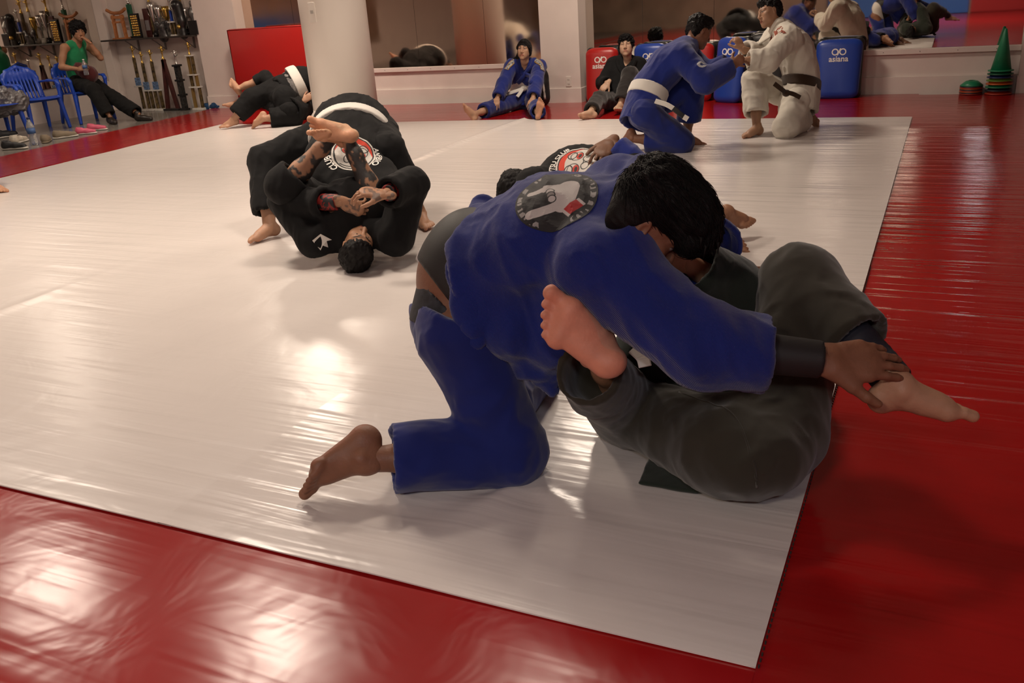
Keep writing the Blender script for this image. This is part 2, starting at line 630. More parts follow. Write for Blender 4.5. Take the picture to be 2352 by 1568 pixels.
def hair_local(h=0.006, style='short', seed=1):
    S = Solid()
    if style == 'short':
        S.ell((0, -0.018, 0.037), (0.082, 0.1, 0.088), k=0.02)
        for s in (-1, 1):
            S.ell((s * 0.05, -0.045, -0.01), (0.03, 0.045, 0.06), k=0.03)
        S.ell((0, 0.05, 0.09), (0.05, 0.045, 0.03), k=0.03)
        S.ell((0, 0.125, -0.015), (0.085, 0.058, 0.085), mode='sub')
        for s in (-1, 1):
            S.ell((s * 0.078, 0.035, -0.06), (0.04, 0.06, 0.085), mode='sub')
        S.ell((0, -0.06, -0.13), (0.1, 0.06, 0.055), mode='sub')
    elif style == 'mop':
        S.ell((0, -0.018, 0.045), (0.1, 0.113, 0.098), k=0.02)
        S.ell((0, 0.045, 0.085), (0.075, 0.06, 0.045), k=0.03)
        for s in (-1, 1):
            S.ell((s * 0.065, 0.0, 0.0), (0.03, 0.05, 0.055), k=0.03)
        S.ell((0, 0.125, -0.03), (0.085, 0.062, 0.092), mode='sub')
        S.ell((0, -0.05, -0.14), (0.1, 0.08, 0.07), mode='sub')
    elif style == 'back':
        S.ell((0, -0.018, 0.036), (0.085, 0.105, 0.092), k=0.02)
        for s in (-1, 1):
            S.ell((s * 0.064, -0.025, -0.02), (0.028, 0.055, 0.07), k=0.03)
            S.cone((s * 0.012, 0.075, 0.095), (s * 0.078, 0.03, 0.02), 0.02, 0.02, k=0.02)
        S.ell((0, 0.135, -0.03), (0.068, 0.07, 0.11), mode='sub')
        S.cone((0, -0.1, 0.01), (0.07, -0.12, -0.06), 0.04, 0.046, k=0.03)
        S.cone((0.07, -0.12, -0.06), (0.125, -0.08, -0.14), 0.046, 0.04, k=0.03)
        S.cone((0.125, -0.08, -0.14), (0.13, -0.04, -0.2), 0.04, 0.02, k=0.03)
    elif style == 'undercut':
        S.ell((0, -0.018, 0.033), (0.079, 0.099, 0.087), k=0.02)
        for s in (-1, 1):
            S.ell((s * 0.05, -0.045, -0.015), (0.028, 0.045, 0.055), k=0.03)
        S.ell((0, 0.13, -0.03), (0.09, 0.06, 0.095), mode='sub')
        for s in (-1, 1):
            S.ell((s * 0.078, 0.03, -0.06), (0.04, 0.06, 0.08), mode='sub')
        S.ell((0, -0.01, 0.085), (0.093, 0.105, 0.062), k=0.02)
        S.ell((0, 0.06, 0.085), (0.085, 0.07, 0.056), k=0.03)
        S.ell((0, 0.1, 0.05), (0.072, 0.04, 0.05), k=0.03)
    V, F = S.mesh(h)
    V = relax(V, F, 1, 0.4)
    N = vnormals(V, F)
    q = V.copy(); q[:, 1] *= 0.5
    amp = dict(short=0.011, mop=0.02, back=0.005, undercut=0.022)[style]
    if style == 'undercut':
        amp = np.where(V[:, 2] > 0.05, 0.016, 0.003)
        q[:, 1] *= 0.5
    V = V + N * (amp * (vnoise(q * 60, seed) * 1.0 + vnoise(q * 140, seed + 3) * 1.1 - 1.05))[:, None]
    return V, F
def hand_local(h, sx, curl, spread=0.1, thumb=(0.75, 0.6, -0.25), tcurl=0.4):
    """wrist at the origin, fingers +y, back of the hand +z; sx = side of the thumb along x"""
    S = Solid()
    S.cone((0, -0.03, 0), (0, 0.012, 0), 0.0255, 0.027, k=0.012, flat=((0, 0, 1), 0.74))
    S.cone((0, 0.01, 0), (sx * 0.002, 0.08, 0.001), 0.031, 0.0405, k=0.014, flat=((0, 0, 1), 0.36))
    xs = (0.03, 0.0095, -0.011, -0.0305)
    ys = (0.087, 0.092, 0.088, 0.078)
    Ls = (0.074, 0.082, 0.076, 0.06)
    rs = (0.0092, 0.0095, 0.009, 0.008)
    nails = []
    for i in range(4):
        c = curl[i] if isinstance(curl[0], (list, tuple)) else curl
        p = np.array((sx * xs[i], ys[i], 0.0))
        ang = 0.0
        yaw = sx * (1.5 - i) / 1.5 * spread
        S.cone((sx * xs[i] * 0.75, 0.045, 0.0), p, 0.0095, rs[i] * 1.08, k=0.012)
        for j, fr in enumerate((0.44, 0.32, 0.24)):
            ang -= c[j]
            d = np.array((math.sin(yaw) * math.cos(ang), math.cos(yaw) * math.cos(ang), math.sin(ang)))
            q = p + d * Ls[i] * fr * 1.12
            S.cone(p, q, rs[i] * (1.0 - 0.09 * j), rs[i] * (0.92 - 0.1 * j), k=0.0035)
            p = q
    p = np.array((sx * 0.02, 0.022, -0.004))
    d = unit(A3(thumb[0] * sx, thumb[1], thumb[2]))
    q = p + d * 0.045
    S.cone(p, q, 0.0165, 0.0125, k=0.018)
    ax = A3(0, 0, 1)
    d2 = unit(d + tcurl * A3(-sx * 0.5, 0.7, -0.3)); q2 = q + d2 * 0.034
    S.cone(q, q2, 0.0118, 0.0105, k=0.004)
    d3 = unit(d2 + tcurl * A3(-sx * 0.5, 0.5, -0.3)); q3 = q2 + d3 * 0.026
    S.cone(q2, q3, 0.0105, 0.0082, k=0.004)
    return S.mesh(h)
def foot_local(h, mx, toes=0.0, splay=0.0):
    """ankle at the origin, toes +y, top +z, sole at z=-0.072; mx = side of the big toe along x"""
    S = Solid()
    S.cone((0, -0.002, 0.012), (0, 0, 0.0), 0.033, 0.033, k=0.02)
    S.cone((mx * 0.008, 0.03, -0.026), (mx * 0.018, 0.105, -0.044), 0.035, 0.026, k=0.02)
    S.ell((0, -0.042, -0.04), (0.03, 0.034, 0.034), k=0.025)
    S.cone((0, -0.026, 0.03), (0, -0.048, -0.02), 0.016, 0.016, k=0.03)
    S.cone((0, 0.0, -0.012), (mx * 0.012, 0.085, -0.038), 0.036, 0.026, k=0.025)
    S.cone((-mx * 0.01, -0.03, -0.05), (-mx * 0.022, 0.09, -0.056), 0.022, 0.017, k=0.025)
    S.cone((mx * 0.014, 0.06, -0.04), (mx * 0.028, 0.115, -0.052), 0.024, 0.021, k=0.022)
    S.cone((mx * 0.028, 0.115, -0.053), (-mx * 0.034, 0.096, -0.057), 0.0195, 0.0145, k=0.018)
    for s in (-1, 1):
        S.ell((s * 0.031, 0.0, 0.0), (0.011, 0.014, 0.014), k=0.014)
    xs = (0.031, 0.0085, -0.009, -0.0245, -0.038)
    ys = (0.125, 0.122, 0.115, 0.106, 0.096)
    Ls = (0.05, 0.044, 0.037, 0.031, 0.026)
    rs = (0.0155, 0.0098, 0.0092, 0.0088, 0.0084)
    for i in range(5):
        a = np.array((mx * xs[i], ys[i] - 0.012, -0.055))
        sp = mx * splay * (2 - i) * 0.15
        d1 = A3(math.sin(sp), math.cos(toes), math.sin(toes) + 0.1)
        m = a + unit(d1) * (Ls[i] * 0.55 + 0.012)
        e = m + unit(A3(math.sin(sp), math.cos(toes), math.sin(toes) - 0.35)) * Ls[i] * 0.5
        S.cone(a, m, rs[i] * 1.05, rs[i] * 0.95, k=0.012)
        S.cone(m, e, rs[i] * 0.95, rs[i] * (1.02 if i == 0 else 0.98), k=0.004)
    V, F = S.mesh(h)
    return V, F
def place(VF, R, o, s=1.0):
    V, F = VF
    return (V * s) @ R.T + np.asarray(o, float), F

def finger_pts(sx, i, c, spread):
    """joints of one finger in the hand's own space"""
    xs = (0.03, 0.0095, -0.011, -0.0305); ys = (0.087, 0.092, 0.088, 0.078); Ls = (0.074, 0.082, 0.076, 0.06)
    p = np.array((sx * xs[i], ys[i], 0.0)); ang = 0.0; yaw = sx * (1.5 - i) / 1.5 * spread
    out = [p]
    for j, fr in enumerate((0.44, 0.32, 0.24)):
        ang -= c[j]
        p = p + np.array((math.sin(yaw) * math.cos(ang), math.cos(yaw) * math.cos(ang), math.sin(ang))) * Ls[i] * fr * 1.12
        out.append(p)
    return out
def strands(V, F, R, o, n, length, seed, keep=None):
    """loose hairs combed forward over a hair mesh, as thin three-sided tapering tubes"""
    rng = np.random.RandomState(seed)
    N = vnormals(V, F)
    L = (V - o) @ R
    ok = np.arange(len(V)) if keep is None else np.nonzero(keep(L))[0]
    pick_ = rng.choice(ok, n)
    vs, fs = [], []
    tree = bvh(V, F)
    for k in pick_:
        p = V[k].copy(); nn = N[k]
        loc = L[k]
        d = R @ A3(np.sign(loc[0]) * 0.25 + rng.normal(0, 0.25), 0.9 + rng.normal(0, 0.2), -0.25 + rng.normal(0, 0.2))
        ln = length * rng.uniform(0.5, 1.2); st = 5
        pts = []
        lift = rng.uniform(0.001, 0.006)
        for t in range(st):
            h = tree.find_nearest(Vector(p))
            hn = np.array(h[1]); pp = np.array(h[0]) + hn * (lift * (0.2 + t / st * 1.3))
            pts.append(pp)
            d = unit(d - hn * (d @ hn) * 0.85)
            p = pp + d * ln / (st - 1)
        b = len(vs)
        for t, q in enumerate(pts):
            tt = unit(pts[min(t + 1, st - 1)] - pts[max(t - 1, 0)])
            s1 = unit(np.cross(tt, nn) + 1e-6); s2 = np.cross(tt, s1)
            r = 0.0016 * (1 - 0.75 * t / (st - 1))
            vs += [q + s1 * r, q - s1 * r * 0.5 + s2 * r * 0.87, q - s1 * r * 0.5 - s2 * r * 0.87]
        for t in range(st - 1):
            for j in range(3):
                fs.append([b + 3 * t + j, b + 3 * t + (j + 1) % 3, b + 3 * t + 3 + (j + 1) % 3, b + 3 * t + 3 + j])
    return fastmesh('strands', np.array(vs), np.array(fs))
# ------------------------------------------------------------------ a clothed person
BONES = dict(ua=0.29, fa=0.26, th=0.44, sh=0.43)
def on_floor(z=0.0):
    return z
def bone(a, b, L, px, py, sign):
    pass
def reach(a, px, py, L, sign=1, D0=None):
    """the point on the pixel's ray that lies L away from a: sign +1 farther from the camera, -1 nearer"""
    a = np.asarray(a, float)
    d = ray(px, py)
    o = CPOS - a
    A_, B_, C_ = d @ d, 2 * (d @ o), o @ o - L * L
    disc = B_ * B_ - 4 * A_ * C_
    if disc < 0:
        t = -B_ / (2 * A_)
    else:
        t = (-B_ + sign * math.sqrt(disc)) / (2 * A_)
    return CPOS + d * t
def person(name, label, J, skin, base=None, jacket=None, pants=None, hair=None, belt=None, h=0.011, hh=0.0045, hs=1.0, s=1.0, hands=True, beard=None, eye_open=True, group=None, tattoo=None, bare=None, seed=1, brow=(0.03, 0.02, 0.015), jaw=1.0, waist=1.0):
    """J: joints in room coordinates. Returns the Empty and what later details need."""
    rng = random.Random(seed)
    base = A3(J['pelvis'][0], J['pelvis'][1], 0.0) if base is None else base
    root = wempty(name, base)
    tag(root, label, 'person', group)
    out = dict(root=root)
    ux = unit(J['shR'] - J['shL']); uz = unit(J['neck'] - J['pelvis'])
    cf = unit(np.cross(unit(J['neck'] - J['chest']), ux)) if True else None
    px = unit(J['hipR'] - J['hipL'])
    pf = unit(np.cross(unit(J['belly'] - J['pelvis']), px))
    out['cf'], out['pf'] = cf, pf
    # ---- skin: one continuous body
    S = Solid()
    S.cone(J['pelvis'], J['belly'], 0.145 * s * waist, 0.128 * s * waist, k=0.05, flat=(pf, 0.68))
    S.cone(J['belly'], J['chest'], 0.128 * s * waist, 0.15 * s, k=0.05, flat=(cf, 0.68))
    S.cone(J['chest'], J['neck'], 0.14 * s, 0.07 * s, k=0.05, flat=(cf, 0.75))
    hf, hu = unit(J['face']), unit(J['hup'])
    HR = frame(hf, hu)
    hb = J['head'] + HR @ A3(0, -0.03, -0.1) * hs
    S.cone(J['neck'], hb, 0.06 * s, 0.053 * s, k=0.03)
    for q in 'LR':
        S.cone(J['neck'] - uz * 0.03, J['sh' + q], 0.05 * s, 0.056 * s, k=0.04)
        S.chain([J['sh' + q], J['sh' + q] * 0.5 + J['el' + q] * 0.5, J['el' + q]], [0.056 * s, 0.048 * s, 0.041 * s], k=0.02)
        m = J['el' + q] * 0.72 + J['wr' + q] * 0.28
        S.chain([J['el' + q], m, J['wr' + q]], [0.041 * s, 0.043 * s, 0.0265 * s], k=0.02)
        S.chain([J['hip' + q], J['kn' + q]], [0.088 * s, 0.056 * s], k=0.04)
        m = J['kn' + q] * 0.7 + J['an' + q] * 0.3
        back = unit(np.cross(np.cross(J['kn' + q] - J['hip' + q], J['an' + q] - J['kn' + q]), J['an' + q] - J['kn' + q]) + 1e-6)
        bb = -back if (back @ (J['hip' + q] - J['kn' + q])) > 0 else back
        S.chain([J['kn' + q], m - bb * 0.012, J['kn' + q] * 0.3 + J['an' + q] * 0.7, J['an' + q]], [0.054 * s, 0.056 * s, 0.041 * s, 0.0345 * s], k=0.03)
    V, F = S.mesh(h)
    V = relax(V, F, 1, 0.4)
    parts = [(V, F)]
    cols = [np.tile(np.array(skin, float), (len(V), 1))]
    if tattoo:
        cols[0] = tattoo(V, cols[0])
    hv = head_local(hh, jaw)
    parts.append(place(hv, HR, J['head'], hs)); cols.append(head_tint(hv[0], skin, brow=brow, beard=beard, eye_open=eye_open))
    for q in 'LR':
        fa = unit(J['wr' + q] - J['el' + q])
        if J.get('hand' + q) is not None:
            g = J['hand' + q]
            d = unit(g.get('dir', fa)); b = g.get('back', A3(0, 0, 1))
            sx = g.get('sx', -1 if q == 'R' else 1)
            hm = hand_local(g.get('h', hh * 0.85), sx, g.get('curl', (0.35, 0.45, 0.3)), g.get('spread', 0.1), g.get('thumb', (0.75, 0.6, -0.25)), g.get('tcurl', 0.4))
            pm = place(hm, frame(d, b), J['wr' + q], g.get('s', 1.0) * (0.5 + s * 0.5))
            parts.append(pm)
            cc = np.tile(np.array(g.get('col', skin), float), (len(pm[0]), 1))
            if g.get('tint'):
                cc = g['tint'](hm[0], cc)
            cols.append(cc)
        if J.get('foot' + q) is not None:
            g = J['foot' + q]
            mx = -1 if q == 'R' else 1
            fm = foot_local(g.get('h', hh), mx, g.get('toes', 0.0), g.get('splay', 0.0))
            pm = place((fm[0] * A3(g.get('wx', 1.0), 1, 1), fm[1]), frame(g['dir'], g['up']), J['an' + q], g.get('s', 0.95))
            parts.append(pm)
            cc = np.tile(np.array(g.get('col', skin), float), (len(pm[0]), 1))
            zz = fm[0][:, 2]
            cc[zz < -0.06] = cc[zz < -0.06] * np.array((1.08, 0.92, 0.88))
            cols.append(cc)
    V, F = np.concatenate([p[0] for p in parts]), None
    off, fs = 0, []
    for p in parts:
        fs.append(np.asarray(p[1]) + off); off += len(p[0])
    me = fastmesh('body', V, np.concatenate(fs))
    tint(me, np.concatenate(cols))
    out['body'] = obj('body', me, SKIN, root)
    if hair:
        hm = hair_local(hair.get('h', 0.006), hair.get('style', 'short'), seed)
        V, F = place(hm, HR, J['head'], hs * hair.get('s', 1.0))
        out['hair'] = obj('hair', fastmesh('hair', V, F), hair.get('mat', HAIRM), root)
        if hair.get('strands'):
            sub('strands', strands(V, F, HR, J['head'], hair['strands'], hair.get('len', 0.06), seed, hair.get('keep')), HAIRM, out['hair'])['kind'] = 'stuff'
    # ---- trousers
    if pants:
        g = dict(th=0.098, kn=0.08, cuff=0.075, end=0.85, hip=0.15, fold=0.01, h=h)
        g.update(pants)
        S = Solid()
        tp = g.get('top', 0.55)
        S.cone(J['pelvis'], J['pelvis'] * (1 - tp) + J['belly'] * tp, g['hip'] * s, g['hip'] * 0.93 * s, k=0.05, flat=(pf, 0.74), cap=True)
        for q in 'LR':
            S.cone(J['pelvis'] * 0.4 + J['hip' + q] * 0.6, J['hip' + q], g.get('hipr', 0.105) * s, g.get('hipr', 0.105) * s, k=0.05)
            e = J['kn' + q] + (J['an' + q] - J['kn' + q]) * g.get('end' + q, g['end'])
            if g.get('pt' + q) is not None:
                e = g['pt' + q]
            S.cone(J['hip' + q], J['kn' + q], g['th'] * s, g['kn'] * s, k=0.04)
            S.cone(J['kn' + q], e, g['kn'] * s, g['cuff'] * s, k=0.03, cap=True)
            if g.get('hollow', True):
                d = unit(e - J['kn' + q])
                S.cone(e - d * g.get('deep', 0.07), e + d * 0.02, g['cuff'] * s - 2.1 * g['h'], g['cuff'] * s - 1.8 * g['h'], mode='sub')
        for c_ in g.get('cuts', ()):
            S.cut(*c_)
        V, F = S.mesh(g['h'])
        V = relax(V, F, 1, 0.4)
        V = folds(V, F, g['fold'], g.get('fscale', 8.0), g.get('along', uz), 2.5, seed * 7 + 1)
        V = folds(V, F, g['fold'] * 0.5, 16.0, g.get('along2', pf), 3.0, seed * 7 + 3, 1.6)
        out['pants'] = obj('trousers', fastmesh('trousers', V, F), pants['mat'], root)
        out['pantsVF'] = (V, F)
    # ---- jacket
    if jacket:
        g = dict(ch=0.185, wa=0.165, sk=0.19, up=0.085, el=0.078, cuff=0.07, end=0.86, skirt=0.16, fold=0.011, flat=0.7, h=h, hollow=True)
        g.update(jacket)
        S = Solid()
        S.cone(J['chest'], J['neck'] - uz * 0.02, g['ch'] * 0.96 * s, 0.095 * s, k=0.06, flat=(cf, g['flat']))
        S.cone(J['belly'], J['chest'], g['wa'] * s, g['ch'] * s, k=0.05, flat=(cf, g['flat']))
        if g['skirt']:
            S.cone(J['belly'], J['pelvis'], g['wa'] * s, g['sk'] * s, k=0.04, flat=(pf, g['flat'] + 0.08))
            dn = unit(J['pelvis'] - J['belly'])
            e = J['pelvis'] + dn * g['skirt']
            S.cone(J['pelvis'], e, g['sk'] * s, g['sk'] * 1.05 * s, k=0.03, flat=(pf, g['flat'] + 0.1), cap=True)
            if g['hollow']:
                S.cone(J['pelvis'] + dn * (g['skirt'] - 0.06), e + dn * 0.05, g['sk'] * s - 1.8 * g['h'], g['sk'] * 1.05 * s - 1.5 * g['h'], flat=(pf, g['flat'] + 0.1), mode='sub')
        for q in 'LR':
            S.cone(J['neck'] - uz * 0.04, J['sh' + q], 0.075 * s, g['up'] * s, k=0.05)
            S.cone(J['sh' + q], J['el' + q], g['up'] * s, g['el'] * s, k=0.035)
            e = J['el' + q] + (J['wr' + q] - J['el' + q]) * g.get('end' + q, g['end'])
            S.cone(J['el' + q], e, g['el'] * s, g['cuff'] * s, k=0.03, cap=True)
            d = unit(J['wr' + q] - J['el' + q])
            S.cone(e - d * 0.05, e + d * 0.03, g['cuff'] * s - 2.1 * g['h'], g['cuff'] * s - 1.8 * g['h'], mode='sub')
        if g.get('extra'):
            g['extra'](S)
        V, F = S.mesh(g['h'])
        V = relax(V, F, 1, 0.4)
        V = folds(V, F, g['fold'], g.get('fscale', 7.5), g.get('along', A3(0, 0, 1)), g.get('stretch', 3.0), seed * 5 + 2)
        V = folds(V, F, g['fold'] * 0.55, 15.0, g.get('along2', g.get('along', A3(0, 0, 1))), 4.0, seed * 5 + 9, 1.8)
        if g.get('post') is not None:
            V = g['post'](V, F)
        out['jacket'] = obj('jacket', fastmesh('jacket', V, F), jacket['mat'], root)
        out['jacketVF'] = (V, F)
        out['tree'] = bvh(V, F)
    if belt and jacket:
        g = dict(at=0.35, w=0.042, off=0.012)
        g.update(belt)
        c = J['belly'] + (J['pelvis'] - J['belly']) * g['at']
        ax = unit(g.get('axis', J['belly'] - J['pelvis']))
        S = Solid()
        jk = dict(wa=0.165, sk=0.19, flat=0.7); jk.update(jacket)
        S.cone(J['belly'], J['chest'], jk['wa'] * s, jk.get('ch', 0.185) * s, k=0.05, flat=(cf, jk['flat']))
        S.cone(J['belly'], J['pelvis'], jk['wa'] * s, jk['sk'] * s, k=0.04, flat=(pf, jk['flat'] + 0.08))
        S.slab(c, ax, g['w'] / 2, 1.0)
        D, L, hh_ = S.field(g.get('h', 0.008), g['off'])
        V, F = nets(D, L, hh_)
        V = relax(V, F, 1, 0.3)
        out['belt'] = obj('belt', fastmesh('belt', V, F), g['mat'], root)
        out['beltc'] = c
    return out
SKIN = mat('skin', (0.5, 0.3, 0.2), rough=0.55, var=0.1, vscale=25, bump=0.12, bscale=120, attr='tint', sss=0.12)
HAIRM = mat('hair black', (0.006, 0.005, 0.005), rough=0.55, bump=0.25, bscale=420, spec=0.2)
def limb_check(nm, J):
    import sys
    o = []
    for q in 'LR':
        for a, b, k in (('sh', 'el', 'ua'), ('el', 'wr', 'fa'), ('hip', 'kn', 'th'), ('kn', 'an', 'sh')):
            o.append('%s%s-%s %.2f' % (q, a, b, np.linalg.norm(J[a + q] - J[b + q])))
    o.append('z an %.2f %.2f kn %.2f %.2f wr %.2f %.2f pel %.2f' % (J['anL'][2], J['anR'][2], J['knL'][2], J['knR'][2], J['wrL'][2], J['wrR'][2], J['pelvis'][2]))
    o.append('torso %.2f shw %.2f hipw %.2f' % (np.linalg.norm(J['neck'] - J['pelvis']), np.linalg.norm(J['shR'] - J['shL']), np.linalg.norm(J['hipR'] - J['hipL'])))
    print('CHECK', nm, ' | '.join(o))
# ------------------------------------------------------------------ the room
YW = 11.1                          # mirror wall
XL = -12.42                        # left wall
XR, YB = 4.2, -6.2
M_wall = mat('wall paint', (0.72, 0.63, 0.58), rough=0.55, var=0.05, vscale=3, bump=0.04, bscale=60)
M_ceil = mat('ceiling paint', (0.3, 0.27, 0.24), rough=0.9)
M_backw = mat('far wall paint', (0.42, 0.31, 0.23), rough=0.7, var=0.35, vscale=1.2)
M_tile = mat('grey floor tile', (0.2, 0.185, 0.165), rough=0.22, var=0.15, vscale=2.0)
M_white = mat('white paint', (0.72, 0.66, 0.6), rough=0.4)
def vinyl(name, col, rough, ripple=0.25, var=0.06, spec=0.5):
    """glossy tarpaulin vinyl: shallow ripples across the sheet, a fine weave and scuffs"""
    m, nt, b = _mat(name)
    N = nt.nodes.new
    L = nt.links.new
    tc = N('ShaderNodeTexCoord')
    b.inputs['Specular IOR Level'].default_value = spec
    n1 = N('ShaderNodeTexNoise'); n1.inputs['Scale'].default_value = 1.6; n1.inputs['Detail'].default_value = 6
    L(tc.outputs['Object'], n1.inputs['Vector'])
    rp = N('ShaderNodeValToRGB')
    rp.color_ramp.elements[0].position = 0.3; rp.color_ramp.elements[1].position = 0.72
    rp.color_ramp.elements[0].color = (*[c * (1 - var) for c in col], 1)
    rp.color_ramp.elements[1].color = (*[min(1, c * (1 + var)) for c in col], 1)
    L(n1.outputs['Fac'], rp.inputs['Fac']); L(rp.outputs['Color'], b.inputs['Base Color'])
    b.inputs['Roughness'].default_value = rough
    # ripples: noise drawn out along x
    mp = N('ShaderNodeMapping'); mp.inputs['Scale'].default_value = (0.7, 13.0, 1.0)
    L(tc.outputs['Object'], mp.inputs['Vector'])
    wv = N('ShaderNodeTexNoise'); wv.inputs['Scale'].default_value = 1.0; wv.inputs['Detail'].default_value = 2.5; wv.inputs['Distortion'].default_value = 0.4
    L(mp.outputs['Vector'], wv.inputs['Vector'])
    nm = N('ShaderNodeTexNoise'); nm.inputs['Scale'].default_value = 0.45; nm.inputs['Detail'].default_value = 2
    L(tc.outputs['Object'], nm.inputs['Vector'])
    mk = N('ShaderNodeMapRange'); mk.inputs['From Min'].default_value = 0.38; mk.inputs['From Max'].default_value = 0.62
    mk.inputs['To Min'].default_value = 0.15; mk.inputs['To Max'].default_value = 1.0
    L(nm.outputs['Fac'], mk.inputs['Value'])
    mu = N('ShaderNodeMath'); mu.operation = 'MULTIPLY'
    L(wv.outputs['Fac'], mu.inputs[0]); L(mk.outputs['Result'], mu.inputs[1])
    b1 = N('ShaderNodeBump'); b1.inputs['Strength'].default_value = ripple; b1.inputs['Distance'].default_value = 0.02
    L(mu.outputs[0], b1.inputs['Height'])
    nl = N('ShaderNodeTexNoise'); nl.inputs['Scale'].default_value = 3.5; nl.inputs['Detail'].default_value = 3; nl.inputs['Distortion'].default_value = 0.8
    L(tc.outputs['Object'], nl.inputs['Vector'])
    b2 = N('ShaderNodeBump'); b2.inputs['Strength'].default_value = 0.12; b2.inputs['Distance'].default_value = 0.03
    L(nl.outputs['Fac'], b2.inputs['Height']); L(b1.outputs['Normal'], b2.inputs['Normal'])
    L(b2.outputs['Normal'], b.inputs['Normal'])
    MATS[name] = m
    return m
M_vw = vinyl('white vinyl', (0.68, 0.63, 0.6), 0.26, 0.3, 0.02)
M_vw2 = vinyl('rippled white vinyl', (0.68, 0.63, 0.6), 0.22, 0.6, 0.02)
M_vr = vinyl('red vinyl', (0.31, 0.008, 0.008), 0.2, 0.08, 0.12, 0.33)
M_vr2 = vinyl('rippled red vinyl', (0.31, 0.008, 0.008), 0.17, 0.5, 0.12, 0.45)
def mirror_mat(name, tintc, r0, r1, scale):
    m, nt, b = _mat(name)
    b.inputs['Metallic'].default_value = 1.0
    tc = nt.nodes.new('ShaderNodeTexCoord')
    nz = nt.nodes.new('ShaderNodeTexNoise'); nz.inputs['Scale'].default_value = scale; nz.inputs['Detail'].default_value = 5
    nt.links.new(tc.outputs['Object'], nz.inputs['Vector'])
    mr = nt.nodes.new('ShaderNodeMapRange'); mr.inputs['From Min'].default_value = 0.4; mr.inputs['From Max'].default_value = 0.75
    mr.inputs['To Min'].default_value = r0; mr.inputs['To Max'].default_value = r1
    nt.links.new(nz.outputs['Fac'], mr.inputs['Value']); nt.links.new(mr.outputs['Result'], b.inputs['Roughness'])
    b.inputs['Base Color'].default_value = (*tintc, 1)
    MATS[name] = m
    return m
M_mir = mirror_mat('mirror glass', (0.74, 0.7, 0.64), 0.012, 0.05, 1.3)
M_mird = mirror_mat('fogged mirror glass', (0.74, 0.6, 0.5), 0.03, 0.13, 1.1)
M_dark = mat('dark gap', (0.02, 0.018, 0.016), rough=0.7)

def struct(name, me, m, parent=None, smooth=False):
    o = obj(name, me, m, parent, smooth)
    if parent is None:
        o['kind'] = 'structure'
    return o
struct('floor', boxm(XL - 0.2, XR + 0.2, YB - 0.2, YW + 0.4, -0.13, -0.03), M_tile)
struct('ceiling', boxm(XL - 0.2, XR + 0.2, YB - 0.2, YW + 0.4, CEIL + 0.06, CEIL + 0.16), M_ceil)
wb = struct('wall_back', boxm(XL - 0.2, XR + 0.2, YW + 0.012, YW + 0.2, -0.03, CEIL + 0.06), M_wall)
struct('wall_left', boxm(XL - 0.2, XL, YB, YW + 0.012, -0.03, CEIL + 0.06), M_wall)
struct('wall_right', boxm(XR, XR + 0.2, YB, YW + 0.012, -0.03, CEIL + 0.06), M_wall)
wf = struct('wall_front', boxm(XL, XR, YB - 0.2, YB, -0.03, CEIL + 0.06), M_backw)
# pads along the foot of the wall behind the camera, seen in the mirror
for k, (x0, x1, nm, c) in enumerate([(-3.2, 0.4, 'blue wall pad', (0.05, 0.16, 0.5)), (0.45, 4.1, 'red wall pad', (0.45, 0.03, 0.03))]):
    t = obj('wall_pad', boxm(x0, x1, YB + 0.01, YB + 0.09, 0.0, 1.1, 0.02), mat(nm, c, rough=0.4))
    tag(t, ['long blue wall pad on the far wall seen in the mirror', 'long red wall pad on the far wall seen in the mirror'][k], 'wall pad')
# mirrors with a ledge below and joints between panes
def mirror_run(n, x0, x1, joints, m, z0=0.47, z1=2.6):
    w = struct('window_%d' % n, boxm(x0, x1, YW + 0.006, YW + 0.012, z0, z1), M_dark)
    w.name = 'mirror_%d' % n
    xs = [x0] + joints + [x1]
    for a, b in zip(xs[:-1], xs[1:]):
        obj('mirror_pane', boxm(a + 0.002, b - 0.002, YW - 0.001, YW + 0.006, z0 + 0.005, z1 - 0.005), m, w)
    l = struct('trim_%d' % n, boxm(x0, x1, YW - 0.03, YW + 0.012, z0 - 0.055, z0 + 0.004, 0.006), M_wall)
    k = x0 + 0.15
    while k < x1:
        obj('screw', lathe(nbm(), [(0.004, 0), (0.004, 0.004)], 8, Matrix.Translation((k, YW - 0.03, z0 - 0.026)) @ Matrix.Rotation(math.pi / 2, 4, 'X')), M_dark, l)
        k += 0.37
xs_ = lambda px, py: float(aty(px, py, YW)[0])
mirror_run(1, -9.5, -4.64, [xs_(672, 30), xs_(738, 30), xs_(957, 80), xs_(1113, 60)], M_mird)
mirror_run(2, -4.12, 0.7, [xs_(1476, 60), xs_(1640, 30), xs_(1870, 30)], M_mir)
for i, (a, b) in enumerate([(-9.5, -4.64), (-4.12, 0.7)]):
    struct('baseboard_back%s' % ('', '_low')[i], boxm(a, b, YW - 0.022, YW + 0.012, -0.03, 0.18, 0.004), M_wall)
# pillars that stand out from the wall
def pillar(n, x0, x1, y):
    o = struct('wall_pillar_%d' % n, boxm(x0, x1, y, YW + 0.01, -0.03, CEIL + 0.06), M_wall)
    obj('baseboard', boxm(x0 - 0.012, x1 + 0.012, y - 0.018, YW - 0.03, -0.03, 0.17, 0.004), M_wall, o)
    return o
pillar(1, -10.28, -9.5, YW - 0.2)
pil = pillar(2, -4.64, -4.12, YW - 0.27)
pillar(3, 0.7, XR, YW - 0.1)
